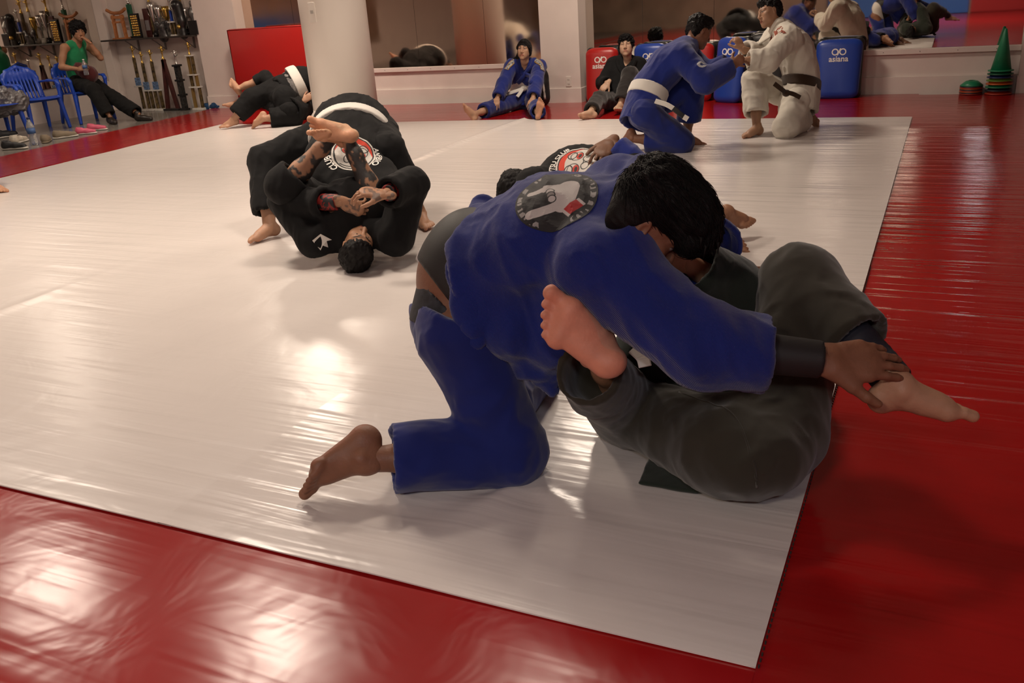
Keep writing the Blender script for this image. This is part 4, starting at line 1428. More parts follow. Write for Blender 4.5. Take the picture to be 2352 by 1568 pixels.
E_ = person('person', 'man in black with a white belt bent over, hips high, feet planted wide apart', J, SK_B, h=0.011, hh=0.005, s=1.15, hs=1.05, base=A3(J['pelvis'][0], J['pelvis'][1], 0),
           jacket=dict(mat=M_black, ch=0.215, wa=0.2, sk=0.215, skirt=0.1, flat=0.75, fold=0.016, up=0.09, along=unit(J['neck'] - J['pelvis']), endL=0.7), pants=dict(mat=M_black, end=0.8, fold=0.014, th=0.11, kn=0.09, cuff=0.082, hip=0.17),
           hair=dict(style='short', s=1.03), belt=dict(mat=M_belt, at=0.45, w=0.05, off=0.02), seed=8)
JE = J
J = {}
J['head'] = atz(822, 572, 0.115); J['face'] = unit(CR * 0.35 - CD * 0.7 - CF * 0.45); J['hup'] = unit(CD * 0.75 - CF * 0.65)
J['neck'] = atz(818, 530, 0.17); J['chest'] = P(805, 495, 4.95); J['belly'] = P(795, 480, 5.12); J['pelvis'] = P(785, 470, 5.3)
J['shR'] = atz(908, 545, 0.16); J['shL'] = atz(722, 548, 0.15)
J['hipR'] = P(835, 475, 5.28); J['hipL'] = P(735, 468, 5.3)
J['knL'] = reach(J['hipL'], 655, 425, 0.42, -1); J['anL'] = reach(J['knL'], 772, 306, 0.40, -1)
J['knR'] = reach(J['hipR'], 868, 470, 0.42, -1); J['anR'] = reach(J['knR'], 792, 306, 0.42, 1)
J['elR'] = reach(J['shR'], 944, 424, 0.29, 1); J['wrR'] = reach(J['elR'], 884, 446, 0.25, -1)
J['elL'] = reach(J['shL'], 655, 465, 0.29, 1); J['wrL'] = P(786, 464, 4.78)
J['handR'] = dict(dir=-CR * 0.95 - CD * 0.1 - CF * 0.2, back=-CF * 0.6 - CD * 0.75, curl=(0.45, 0.6, 0.4), spread=0.05, h=0.004, s=1.1, tint=ink_hand)
J['handL'] = dict(dir=CR * 0.9 + CD * 0.35 - CF * 0.1, back=-CF * 0.7 + CD * 0.6, curl=(0.7, 0.9, 0.5), spread=0.05, h=0.004, s=1.1, tint=ink_hand)
J['footR'] = dict(dir=-CR * 0.95 - CD * 0.15 - CF * 0.1, up=CF * 0.92 - CD * 0.3, h=0.004, s=1.05, wx=1.1, splay=0.6, col=(0.55, 0.32, 0.19))
J['footL'] = dict(dir=-CR * 0.6 - CD * 0.2 - CF * 0.75, up=-CR * 0.3 - CD * 0.9 + CF * 0.1, h=0.004, s=0.95, col=(0.55, 0.32, 0.19))
limb_check('F', J)
F_ = person('person', 'tattooed man in black on his back, legs crossed high over his partner', J, SK_C, h=0.009, hh=0.0045, s=1.0, base=A3(J['neck'][0], J['neck'][1], 0),
           jacket=dict(mat=M_black, ch=0.2, fold=0.013, skirt=0, up=0.09, el=0.09, cuff=0.08, end=0.85, endL=0.7), pants=dict(mat=M_black, endL=0.2, endR=0.18, fold=0.013, th=0.11, kn=0.1, cuff=0.098),
           hair=dict(style='short', s=1.05), seed=9, tattoo=inked((J['knL'], J['anL'], 0.09), (J['knR'], J['anR'], 0.09)))
for q, mm, e in (('L', 0.74, 0.93), ('R', 0.86, 0.9)):
    S = Solid()
    S.cone(J['el' + q] * (1 - mm + 0.2) + J['wr' + q] * (mm - 0.2), J['el' + q] * (1 - e) + J['wr' + q] * e, 0.05, 0.043, cap=True)
    V, F = S.mesh(0.006)
    o = obj('rash_guard_sleeve', fastmesh('rash_guard_sleeve', V, F), mat_patch('red and black rash guard', (0.01, 0.008, 0.01), (0.22, 0.012, 0.01), 22), F_['root'])
    o['label'] = 'red and black rash guard sleeve'
JF = J

# ---- the pair beside the column
def at_(px, py, dz):
    return atz(px, py, dz)
gD = proj(atz(600, 292))[2]
J = {}
J['pelvis'] = P(650, 210, gD + 0.1); J['belly'] = P(692, 190, gD + 0.2); J['chest'] = P(728, 190, gD + 0.5); J['neck'] = P(756, 196, gD + 0.82)
J['hipL'] = P(650, 200, gD + 0.22); J['hipR'] = P(655, 225, gD - 0.05)
J['knR'] = P(672, 268, gD - 0.05); J['anR'] = P(606, 272, gD - 0.15)
J['knL'] = P(580, 228, gD + 0.1); J['anL'] = P(534, 275, gD + 0.05)
J['shL'] = P(736, 180, gD + 0.85); J['shR'] = P(764, 205, gD + 0.62)
J['elR'] = P(770, 235, gD + 0.75); J['wrR'] = P(772, 240, gD + 1.0); J['elL'] = P(745, 215, gD + 1.0); J['wrL'] = P(760, 235, gD + 1.1)
J['head'] = P(772, 205, gD + 1.02); J['face'] = CR * 0.6 + CD; J['hup'] = CR - CD * 0.4
J['footR'] = dict(dir=-CR * 0.55 + CD * 0.75, up=CR * 0.6 + CD * 0.6 - CF * 0.1, s=1.0); J['footL'] = dict(dir=-CR * 0.7 + CD * 0.3 - CF * 0.3, up=A3(0.2, 0, 1), s=0.95)
J['handR'] = dict(); J['handL'] = dict()
limb_check('G', J)
G_ = person('person', 'man in black with a white belt on top, kneeling beside the round column', J, SK_B, h=0.014, hh=0.007, s=1.15, jacket=dict(mat=M_black, skirt=0.02, ch=0.21, wa=0.2, sk=0.19, fold=0.012), pants=dict(mat=M_black, end=0.78, fold=0.012, th=0.125, kn=0.11, cuff=0.1, hip=0.18),
            belt=dict(mat=M_belt, at=0.2, w=0.075, off=0.024, h=0.01, axis=CR * 0.9 - CD * 0.45 + CF * 0.2), hair=dict(style='short', h=0.01), seed=11)
S = Solid()
S.cone(J['pelvis'], J['belly'], 0.235, 0.238, k=0.04, flat=(G_['pf'], 0.8)); S.slab(J['pelvis'] * 0.5 + J['belly'] * 0.5, CR * 0.9 - CD * 0.45 + CF * 0.2, 0.04, 1.0)
V, F = S.mesh(0.011)
o = obj('shirt_tail', fastmesh('shirt_tail', V, F), mat('grey camouflage jersey', (0.16, 0.15, 0.145), rough=0.8, var=0.6, vscale=22), G_['root'])
o['label'] = 'grey patterned shirt showing at the waist'
J = {}
J['pelvis'] = P(672, 250, gD - 0.02); J['belly'] = P(692, 246, gD + 0.15); J['chest'] = P(712, 240, gD + 0.4); J['neck'] = P(728, 236, gD + 0.62)
J['hipL'] = P(660, 235, gD + 0.2); J['hipR'] = P(665, 255, gD - 0.1)
J['knL'] = P(610, 178, gD + 0.3); J['anL'] = P(546, 204, gD + 0.25)
J['knR'] = P(600, 230, gD + 0.35); J['anR'] = P(545, 236, gD + 0.4)
J['shL'] = P(708, 226, gD + 0.72); J['shR'] = P(742, 250, gD + 0.45)
J['elR'] = P(706, 258, gD + 0.15); J['wrR'] = P(698, 232, gD - 0.04); J['elL'] = P(712, 225, gD + 0.9); J['wrL'] = P(735, 215, gD + 0.9)
J['head'] = P(742, 232, gD + 0.82); J['face'] = A3(0, 0, 1); J['hup'] = CR
J['footL'] = dict(dir=-CR * 0.6 - CD * 0.75, up=CR * 0.2 - CF * 0.8 - CD * 0.2, s=1.0); J['footR'] = dict(dir=-CR * 0.9 - CD * 0.1, up=-CD, s=0.95)
J['handR'] = dict(dir=CR * 0.75 - CD * 0.6, back=-CF, curl=(0.3, 0.5, 0.3), h=0.006); J['handL'] = dict()
limb_check('H', J)
H_ = person('person', 'man in black on the bottom, one bare leg hooked up against the red pad', J, SK_B, h=0.014, hh=0.007, s=1.0, jacket=dict(mat=M_black, skirt=0.1, fold=0.012, cuff=0.06), pants=dict(mat=M_black, end=0.55, endL=0.4, fold=0.012, th=0.11), hair=dict(style='short', h=0.01), seed=12,
            tattoo=inked((J['elR'], J['wrR'], 0.06)))

# ---- the young woman sitting against the mirror wall
def y_(px, py, Y):
    return aty(px, py, Y)
J = {}
J['pelvis'] = y_(1206, 228, 10.32); J['belly'] = y_(1206, 203, 10.36); J['chest'] = y_(1205, 170, 10.27); J['neck'] = y_(1206, 143, 10.2)
J['shR'] = y_(1174, 153, 10.16); J['shL'] = y_(1239, 152, 10.22)
J['head'] = y_(1204, 113, 10.12); J['face'] = unit(CPOS - J['head']) * 1.0 - CR * 0.28 + Z0 * 0.05; J['hup'] = Z0 + CR * 0.06
J['hipR'] = y_(1191, 230, 10.24); J['hipL'] = y_(1222, 230, 10.28)
J['anR'] = atz(1090, 262, 0.065); J['anL'] = atz(1237, 260, 0.07)
J['knR'] = mid2(J['hipR'], J['anR'], 0.42, 0.41, Z0 * 1.0); J['knL'] = mid2(J['hipL'], J['anL'], 0.42, 0.41, Z0 + A3(0.8, 0, 0))
J['wrR'] = y_(1142, 227, 9.74); J['wrL'] = y_(1224, 227, 9.7)
J['elR'] = mid2(J['shR'], J['wrR'], 0.28, 0.25, A3(-1, 0.6, -0.2)); J['elL'] = mid2(J['shL'], J['wrL'], 0.28, 0.25, A3(1, 0.4, -0.2))
J['handR'] = dict(dir=CD * 0.8 - CR * 0.1 - CF * 0.6, back=-CF * 0.8 - CD * 0.3, h=0.0045, curl=(0.3, 0.3, 0.2), sx=1)
J['handL'] = dict(dir=CD * 0.8 - CR * 0.3 - CF * 0.6, back=-CF * 0.8 - CD * 0.3, h=0.0045, curl=(0.3, 0.3, 0.2), sx=-1)
J['footR'] = dict(dir=-CR * 0.55 - CD * 0.7 - CF * 0.25, up=CR * 0.75 - CD * 0.4 + CF * 0.4, h=0.005, s=0.92); J['footL'] = dict(dir=CR * 0.22 - CD * 0.9 - CF * 0.3, up=CF * 0.9 - CD * 0.2, h=0.005, s=0.92)
limb_check('I', J)
I_ = person('person', 'young woman in a blue jacket with a white belt sitting against the mirror wall', J, (0.42, 0.24, 0.15), h=0.011, hh=0.0042, s=0.92, hs=0.95, jacket=dict(mat=M_blue, fold=0.012, skirt=0.1, up=0.085, el=0.085, cuff=0.08, extra=vneck(J, 0.8)), pants=dict(mat=M_bluep, end=0.62, endL=0.8, fold=0.012, th=0.105, kn=0.1, cuff=0.095),
            hair=dict(style='back', h=0.005), belt=dict(mat=M_belt, at=0.1, w=0.05, off=0.016), seed=13, jaw=0.96)
JI = J
# ---- the young man leaning on the kick shields
J = {}
J['pelvis'] = y_(1424, 232, 10.25); J['belly'] = y_(1424, 205, 10.35); J['chest'] = y_(1430, 172, 10.45); J['neck'] = y_(1438, 138, 10.52)
J['shR'] = y_(1410, 148, 10.45); J['shL'] = y_(1468, 148, 10.6)
J['head'] = y_(1438, 104, 10.48); J['face'] = unit(CPOS - J['head']) - CR * 0.12 + Z0 * 0.12; J['hup'] = Z0 + CR * -0.1 + A3(0, 0.25, 0)
J['hipR'] = y_(1408, 232, 10.18); J['hipL'] = y_(1436, 232, 10.3)
J['anR'] = atz(1356, 258, 0.07); J['anL'] = atz(1424, 243, 0.08)
J['knR'] = mid2(J['hipR'], J['anR'], 0.43, 0.42, Z0 * 1.0 + A3(-0.4, 0, 0)); J['knL'] = mid2(J['hipL'], J['anL'], 0.43, 0.42, Z0 + A3(0.35, -0.3, 0))
J['wrR'] = y_(1396, 190, 10.05); J['elR'] = mid2(J['shR'], J['wrR'], 0.28, 0.25, A3(-0.9, 0.3, -0.7)); J['elL'] = J['shL'] + A3(0.1, -0.1, -0.25); J['wrL'] = J['elL'] + A3(-0.1, -0.22, 0.02)
J['handR'] = dict(dir=-CR * 0.6 + CD * 0.75 - CF * 0.1, back=-CF * 0.7 - CD * 0.5, h=0.0045, curl=(0.3, 0.4, 0.2)); J['handL'] = dict()
J['footR'] = dict(dir=-CR * 0.9 + CD * 0.1 - CF * 0.35, up=CR * 0.15 - CD * 0.7 + CF * 0.45, h=0.005, s=0.95); J['footL'] = dict(dir=-CR * 0.3 + CD * 0.1 - CF, up=Z0, h=0.005, s=0.95)
limb_check('Jb', J)
J_ = person('person', 'young man in black sitting slumped against the red kick shield', J, (0.48, 0.3, 0.2), h=0.011, hh=0.0045, s=0.95, hs=1.0, jacket=dict(mat=M_black, fold=0.012, skirt=0.12, extra=vneck(J, 1.1)), pants=dict(mat=cloth_mat('faded black drill', (0.016, 0.013, 0.012)), end=0.84, fold=0.014, th=0.105, kn=0.09, cuff=0.09),
            hair=dict(style='mop', h=0.005, s=0.9, strands=700, len=0.05), seed=14, eye_open=False)
JJ = J
# ---- the man in blue on one knee, gripping with the man in white
kD = proj(atz(1560, 352))[2]
J = {}
J['pelvis'] = P(1478, 250, kD + 0.05); J['belly'] = P(1492, 205, kD + 0.05); J['chest'] = P(1535, 148, kD); J['neck'] = P(1580, 103, kD - 0.02)
J['hipR'] = P(1482, 262, kD - 0.08); J['hipL'] = P(1484, 250, kD + 0.2)
J['knR'] = atz(1562, 325, 0.085); J['anR'] = P(1452, 318, proj(J['knR'])[2] + 0.12)
J['anL'] = atz(1578, 312, 0.08); J['knL'] = mid2(J['hipL'], J['anL'], 0.43, 0.43, CR + Z0 * 0.6)
J['shR'] = P(1566, 130, kD - 0.16); J['shL'] = P(1566, 115, kD + 0.2)
J['elR'] = P(1618, 186, kD - 0.25); J['wrR'] = P(1682, 152, kD - 0.2); J['elL'] = P(1620, 170, kD + 0.22); J['wrL'] = P(1675, 145, kD + 0.1)
J['head'] = P(1606, 70, kD - 0.02); J['face'] = CR * 0.85 + CD * 0.3 + CF * 0.35; J['hup'] = -CD + CR * 0.35 - CF * 0.1
J['handR'] = dict(dir=CR * 0.7 - CD * 0.6, back=-CF, curl=(0.6, 0.8, 0.5)); J['handL'] = dict(dir=CR * 0.8 - CD * 0.2, back=-CF * 0.5 - CD, curl=(0.3, 0.4, 0.3))
J['footR'] = dict(dir=-CR * 0.5 + CD * 0.75 + CF * 0.1, up=CR * 0.8 + CD * 0.5, s=0.95, toes=0.5); J['footL'] = dict(dir=CR * 0.95 + CD * 0.1, up=Z0, s=0.95)
limb_check('K', J)
K_ = person('person', 'man in blue with a white belt on one knee facing the man in white', J, SK_A, h=0.0105, hh=0.005, s=1.02, hs=1.02, jacket=dict(mat=M_blue, fold=0.013, skirt=0.14, ch=0.2, wa=0.18, sk=0.195, up=0.098, el=0.095, cuff=0.085, end=0.92, along=unit(J['neck'] - J['pelvis'])), pants=dict(mat=M_bluep, fold=0.012, th=0.118, kn=0.105, cuff=0.1, end=0.7, hip=0.16),
            hair=dict(style='short', h=0.005, s=1.03), belt=dict(mat=M_belt, at=0.25, w=0.062, off=0.016, axis=CR * 0.38 - CD * 0.92), seed=15)
JK = J
# ---- the man in white
lD = proj(atz(1790, 312))[2]
J = {}
J['pelvis'] = P(1836, 222, lD + 0.1); J['belly'] = P(1840, 180, lD + 0.1); J['chest'] = P(1826, 118, lD + 0.05); J['neck'] = P(1796, 62, lD)
J['hipL'] = P(1830, 235, lD - 0.02); J['hipR'] = P(1822, 225, lD + 0.25)
J['knL'] = atz(1806, 292, 0.09); J['anL'] = atz(1852, 268, 0.1)
J['anR'] = atz(1738, 292, 0.08); J['knR'] = mid2(J['hipR'], J['anR'], 0.43, 0.44, -CR + Z0 * 0.8)
J['shL'] = P(1812, 88, lD - 0.16); J['shR'] = P(1790, 75, lD + 0.2)
J['elL'] = P(1762, 138, lD - 0.28); J['wrL'] = P(1712, 138, lD - 0.3); J['elR'] = P(1745, 130, lD + 0.25); J['wrR'] = P(1706, 112, lD + 0.1)
J['head'] = P(1768, 28, lD); J['face'] = -CR * 0.95 + CD * 0.2 - CF * 0.2; J['hup'] = -CD - CR * 0.2
J['handL'] = dict(dir=-CR * 0.9 + CD * 0.15, back=-CF * 0.6 - CD * 0.6, curl=(0.5, 0.6, 0.4)); J['handR'] = dict(dir=-CD * 0.85 - CR * 0.5, back=-CF * 0.8 + CR * 0.4, curl=(0.7, 0.9, 0.5))
J['footR'] = dict(dir=atz(1690, 306) - atz(1738, 298), up=Z0 + CR * 0.1, s=0.98); J['footL'] = dict(dir=CR * 0.5 + CD * 0.75, up=-CR * 0.6 + CD * 0.6, s=0.95, toes=0.4)
limb_check('L', J)
L_ = person('person', 'man in a white jacket with a brown belt on one knee, reaching for his partner', J, (0.36, 0.2, 0.12), h=0.0105, hh=0.0045, s=1.04, hs=1.02, jacket=dict(mat=M_whitec, fold=0.016, skirt=0.14, ch=0.205, wa=0.18, sk=0.19, up=0.095, el=0.09, cuff=0.08, end=0.85, along=unit(J['neck'] - J['pelvis']) + CR * 0.5), pants=dict(mat=M_whitec, fold=0.014, th=0.115, kn=0.105, cuff=0.1, end=0.72, hip=0.16),
            hair=dict(style='short', h=0.005), belt=dict(mat=cloth_mat('brown belt cotton', (0.035, 0.017, 0.008)), at=0.3, w=0.055, off=0.016, axis=unit(J['chest'] - J['pelvis']) + CR * 0.3), seed=16)
JL = J
# ---- the spectator in a green vest on a blue chair
def mk(x, y, z):
    return A3(x, y, z)
mX, mY = -11.55, 9.72            # where he sits
J = {}
J['pelvis'] = mk(mX, mY, 0.55); J['belly'] = mk(mX - 0.03, mY, 0.72); J['chest'] = mk(mX, mY, 0.92); J['neck'] = mk(mX + 0.08, mY, 1.1)
J['shR'] = mk(mX + 0.04, mY - 0.19, 1.04); J['shL'] = mk(mX + 0.06, mY + 0.19, 1.04)
J['head'] = mk(mX + 0.17, mY + 0.0, 1.25); J['face'] = A3(0.9, -0.35, -0.15); J['hup'] = A3(0.15, 0, 1)
J['elR'] = mk(mX + 0.02, mY - 0.3, 0.78); J['wrR'] = mk(mX + 0.25, mY - 0.2, 0.74)
J['elL'] = mk(mX + 0.34, mY + 0.14, 0.86); J['wrL'] = mk(mX + 0.31, mY + 0.02, 1.1)
J['hipR'] = mk(mX + 0.05, mY - 0.1, 0.53); J['hipL'] = mk(mX + 0.05, mY + 0.1, 0.53)
J['anR'] = atz(252, 268, 0.07); J['anL'] = atz(318, 262, 0.07)
J['knR'] = mid2(J['hipR'], J['anR'], 0.44, 0.44, A3(0.6, -0.3, 1)); J['knL'] = mid2(J['hipL'], J['anL'], 0.44, 0.44, A3(0.6, 0.2, 1))
J['handR'] = dict(dir=A3(0.8, 0.3, 0.1), back=A3(0, -0.9, 0.4), curl=(0.8, 0.9, 0.5)); J['handL'] = dict(dir=A3(-0.5, -0.3, 0.6), back=A3(0.6, 0.3, 0.3), curl=(0.7, 0.9, 0.5))
limb_check('M', J)
M_green = cloth_mat('green jersey', (0.01, 0.2, 0.075), weave=300, strength=0.15)
M_blk2 = cloth_mat('black trouser cloth', (0.006, 0.006, 0.006), sheen=0.02)
Mm = person('person', 'person in a green sleeveless top sitting on a blue chair holding a bottle', J, (0.34, 0.17, 0.09), h=0.012, hh=0.006, s=0.98, base=A3(mX, mY, 0), hair=dict(style='mop', h=0.006, s=1.05, strands=700, len=0.06), pants=dict(mat=M_blk2, end=0.92, fold=0.012, th=0.11, kn=0.1, cuff=0.1, hip=0.17), seed=21)
S = Solid()
ux = unit(J['shR'] - J['shL']); cf = Mm['cf']
S.cone(J['pelvis'], J['belly'], 0.165, 0.155, k=0.05, flat=(Mm['pf'], 0.75)); S.cone(J['belly'], J['chest'], 0.155, 0.17, k=0.05, flat=(cf, 0.75))
S.cone(J['chest'], J['neck'] - A3(0, 0, 0.06), 0.16, 0.09, k=0.05, flat=(cf, 0.8))
for q in 'LR':
    S.cone(J['neck'] - A3(0, 0, 0.06), J['neck'] * 0.5 + J['sh' + q] * 0.5, 0.065, 0.068, k=0.03)
S.cone(J['neck'] + A3(0.08, 0, 0.05), J['neck'] + A3(0.1, 0, -0.1), 0.07, 0.05, mode='sub')
V, F = S.mesh(0.012)
V = folds(relax(V, F, 1), F, 0.01, 9, Z0, 2, 3)
obj('vest', fastmesh('vest', V, F), M_green, Mm['root'])
S = Solid()
S.cone(J['belly'] + A3(0.12, -0.06, 0.02), J['pelvis'] + A3(0.22, -0.02, 0.1), 0.09, 0.12, k=0.05)
V, F = S.mesh(0.012)
o = obj('bundle', fastmesh('bundle', folds(V, F, 0.015, 12, Z0, 2, 5), F), cloth_mat('dark red cloth', (0.08, 0.015, 0.015)), Mm['root']); o['label'] = 'dark red cloth held in the lap'
def shoe_parts(name_root, o, R, s, mu, ms, h=0.006):
    """one shoe: upper and sole; o ankle point projected to the floor, R frame (right, forward, up)"""
    S = Solid()
    S.cone((0, -0.03, 0.055), (0, 0.09, 0.04), 0.046, 0.04, k=0.03); S.cone((0, 0.09, 0.04), (0, 0.18, 0.032), 0.042, 0.034, k=0.02)
    S.cone((0, -0.03, 0.05), (0, -0.02, 0.1), 0.044, 0.04, k=0.03, cap=True); S.cone((0, -0.02, 0.07), (0, -0.015, 0.14), 0.028, 0.03, mode='sub')
    up = place(S.mesh(h), R, o, s)
    T = Solid()
    T.cone((0, -0.045, 0.014), (0, 0.19, 0.014), 0.046, 0.042, k=0.01, flat=((0, 0, 1), 0.36))
    so = place(T.mesh(h), R, o, s)
    obj('upper', fastmesh('upper', *up), mu, name_root)
    obj('sole', fastmesh('sole', *so), ms, name_root)
for q in 'LR':
    e = wempty('tmp', (0, 0, 0))
    d = A3(0.85, -0.4, 0) if q == 'R' else A3(0.95, 0.1, 0)
    an = J['an' + q]
    S = Solid()
    bpy.data.objects.remove(e)
    Rf = frame(d, Z0)
    S.cone((0, -0.03, 0.05), (0, 0.09, 0.04), 0.047, 0.042, k=0.03); S.cone((0, 0.09, 0.04), (0, 0.2, 0.03), 0.042, 0.032, k=0.02); S.cone((0, -0.02, 0.05), (0, -0.02, 0.11), 0.045, 0.045, k=0.02)
    obj('shoe', fastmesh('shoe', *place(S.mesh(0.008), Rf, A3(an[0], an[1], -0.03), 1.0)), mat('dark brown leather', (0.02, 0.015, 0.012), rough=0.4), Mm['root'])
JM = J
# ---- the pair outside the frame on the left that shows in the fogged mirror (one toe reaches into view)
ox, oy = -8.15, 4.95
J = {}
J['pelvis'] = mk(ox - 0.1, oy + 0.1, 0.62); J['belly'] = mk(ox + 0.06, oy + 0.1, 0.66); J['chest'] = mk(ox + 0.3, oy + 0.08, 0.6); J['neck'] = mk(ox + 0.46, oy + 0.05, 0.5)
J['shR'] = J['neck'] + mk(-0.08, -0.19, 0); J['shL'] = J['neck'] + mk(-0.08, 0.19, 0)
J['head'] = mk(ox + 0.58, oy + 0.05, 0.4); J['face'] = A3(0.4, 0, -1); J['hup'] = A3(1, 0, -0.2)
J['elR'] = J['shR'] + mk(0.05, -0.05, -0.27); J['wrR'] = J['elR'] + mk(0.1, 0.05, -0.15); J['elL'] = J['shL'] + mk(0.05, 0.05, -0.27); J['wrL'] = J['elL'] + mk(0.1, -0.05, -0.15)
J['hipR'] = J['pelvis'] + mk(0, -0.1, 0); J['hipL'] = J['pelvis'] + mk(0, 0.1, 0)
J['anR'] = mk(ox - 0.35, oy - 0.25, 0.08); J['anL'] = mk(ox - 0.25, oy + 0.45, 0.08)
J['knR'] = mid2(J['hipR'], J['anR'], 0.43, 0.43, A3(1, 0, 0)); J['knL'] = mid2(J['hipL'], J['anL'], 0.43, 0.43, A3(1, 0, 0))
J['footR'] = dict(dir=A3(1, -0.3, 0), up=Z0); J['footL'] = dict(dir=A3(1, 0.3, 0), up=Z0); J['handR'] = dict(); J['handL'] = dict()
limb_check('O', J)
person('person', 'person in a white jacket bent over at the left, seen in the fogged mirror', J, SK_B, h=0.016, hh=0.008, s=1.1, jacket=dict(mat=M_whitec, skirt=0.14, fold=0.014), pants=dict(mat=M_bluep, fold=0.012), hair=dict(style='short', h=0.01), seed=22, belt=dict(mat=M_black, at=0.2))
J = {}
J['pelvis'] = mk(ox + 0.28, oy - 0.05, 0.15); J['belly'] = mk(ox + 0.12, oy - 0.06, 0.15); J['chest'] = mk(ox - 0.1, oy - 0.08, 0.16); J['neck'] = mk(ox - 0.28, oy - 0.1, 0.15)
J['shR'] = J['neck'] + mk(0.06, 0.19, 0); J['shL'] = J['neck'] + mk(0.06, -0.19, 0)
J['head'] = mk(ox - 0.45, oy - 0.1, 0.13); J['face'] = A3(0, 0, 1); J['hup'] = A3(-1, 0, 0)
J['elR'] = J['shR'] + mk(0.2, 0.08, 0.15); J['wrR'] = J['elR'] + mk(0.12, -0.05, 0.18); J['elL'] = J['shL'] + mk(0.2, -0.1, 0.05); J['wrL'] = J['elL'] + mk(0.15, 0.05, 0.15)
J['hipR'] = J['pelvis'] + mk(0, 0.1, 0); J['hipL'] = J['pelvis'] + mk(0, -0.1, 0)
tp = atz(10, 436, 0.03)
J['anR'] = A3(tp[0] - 0.19, tp[1] + 0.02, 0.075); J['anL'] = mk(ox + 0.5, oy - 0.5, 0.08)
J['knR'] = mid2(J['hipR'], J['anR'], 0.43, 0.43, A3(0, 0.3, 1)); J['knL'] = mid2(J['hipL'], J['anL'], 0.43, 0.43, A3(0.4, -0.3, 1))
J['footR'] = dict(dir=A3(1, -0.1, 0), up=Z0, s=1.0, col=(0.5, 0.26, 0.15)); J['footL'] = dict(dir=A3(1, -0.3, 0), up=Z0); J['handR'] = dict(); J['handL'] = dict()
limb_check('P', J)
person('person', 'person lying at the left edge of the picture, one bare toe in view', J, SK_B, h=0.016, hh=0.006, s=1.0, jacket=dict(mat=M_blue, skirt=0.14, fold=0.014), pants=dict(mat=M_bluep, fold=0.012, end=0.75), hair=dict(style='short', h=0.01), seed=23)
# ------------------------------------------------------------------ things along the walls
M_plasb = mat('blue moulded plastic', (0.012, 0.06, 0.42), rough=0.35)
M_gold = mat('gold plastic', (0.6, 0.4, 0.1), rough=0.25, metal=0.9)
M_silver = mat('silver plastic', (0.6, 0.58, 0.55), rough=0.25, metal=0.9)
M_marble = mat('white marble base', (0.6, 0.57, 0.52), rough=0.3, var=0.2, vscale=20)
M_blackg = mat('black gloss', (0.012, 0.011, 0.011), rough=0.3)
M_wood = mat('orange wood', (0.42, 0.15, 0.045), rough=0.5, var=0.3, vscale=18)
M_dwood = mat('dark red wood', (0.06, 0.012, 0.01), rough=0.35, var=0.3, vscale=15)
M_redv = mat('red vinyl pad', (0.4, 0.012, 0.01), rough=0.35, bump=0.15, bscale=6)
M_bluev = mat('blue vinyl pad', (0.014, 0.05, 0.32), rough=0.35, bump=0.1, bscale=8)
M_blackv = mat('black vinyl pad', (0.012, 0.012, 0.014), rough=0.45, bump=0.1, bscale=10)
M_lett = mat('white print', (0.75, 0.72, 0.68), rough=0.5)
M_frost = mat('clear plastic', (0.8, 0.85, 0.9), rough=0.12, trans=0.85, spec=0.5)

def text2d(s, size=1.0, bold=0.0):
    cu = bpy.data.curves.new('t', 'FONT')
    cu.body = s; cu.size = size; cu.align_x = 'CENTER'; cu.align_y = 'CENTER'; cu.offset = bold; cu.resolution_u = 3
    o = bpy.data.objects.new('t', cu); COL.objects.link(o)
    bpy.context.view_layer.update()
    me = o.evaluated_get(bpy.context.evaluated_depsgraph_get()).to_mesh()
    V = np.array([v.co[:2] for v in me.vertices]) if len(me.vertices) else np.zeros((0, 2))
    F = [list(p.vertices) for p in me.polygons]
    o.evaluated_get(bpy.context.evaluated_depsgraph_get()).to_mesh_clear()
    bpy.data.objects.remove(o); bpy.data.curves.remove(cu)
    return V, F
def onto(tree, c, u, v, n, xy, lift=0.002, far=0.35):
    """plane coordinates to points on a surface, looking along -n"""
    c, u, v, n = (np.asarray(t, float) for t in (c, unit(u), unit(v), unit(n)))
    out = []
    for x, y in xy:
        p = c + u * x + v * y
        if tree is not None:
            h = tree.ray_cast(Vector(p + n * far), Vector(-n))
            if h[0] is not None:
                out.append(np.array(h[0]) + n * lift); continue
        out.append(p + n * lift)
    return np.array(out)
def print_text(name, s, c, u, v, n, size, m, parent, tree=None, arc=None, lift=0.003, level=obj, bold=0.02):
    """lettering printed flat, or round an arc of radius arc"""
    V, F = text2d(s, 1.0, bold)
    V = V * size
    if arc:
        R, a0 = arc
        a = a0 - V[:, 0] / R
        V = np.stack([np.cos(a) * (R + V[:, 1]), np.sin(a) * (R + V[:, 1])], 1)
    return level(name, (onto(tree, c, u, v, n, V, lift), F), m, parent)
M_print = mat('printed emblem', (1, 1, 1), rough=0.7, attr='tint')
def emblem(name, c, u, v, n, R, N, fn, parent, tree, lift=0.0025, level=obj):
    """flat print on cloth: fn(x, y) in units of R gives colours and a mask"""
    g = np.linspace(-1, 1, N)
    X, Y = np.meshgrid(g, g, indexing='ij')
    col, mask = fn(X.ravel(), Y.ravel())
    V = onto(tree, c, u, v, n, np.stack([X.ravel() * R, Y.ravel() * R], 1), lift)
    I = np.arange(N * N).reshape(N, N)
    Q = np.stack([I[:-1, :-1], I[1:, :-1], I[1:, 1:], I[:-1, 1:]], -1).reshape(-1, 4)
    keep = mask[Q].all(1)
    sp = np.linalg.norm(V[Q].max(1) - V[Q].min(1), axis=1) < 8 * R / N * 2
    Q = Q[keep & sp]
    used = np.unique(Q); mp = np.full(len(V), -1); mp[used] = np.arange(len(used))
    me = fastmesh(name, V[used], mp[Q]); tint(me, col[used])
    return level(name, me, M_print, parent)

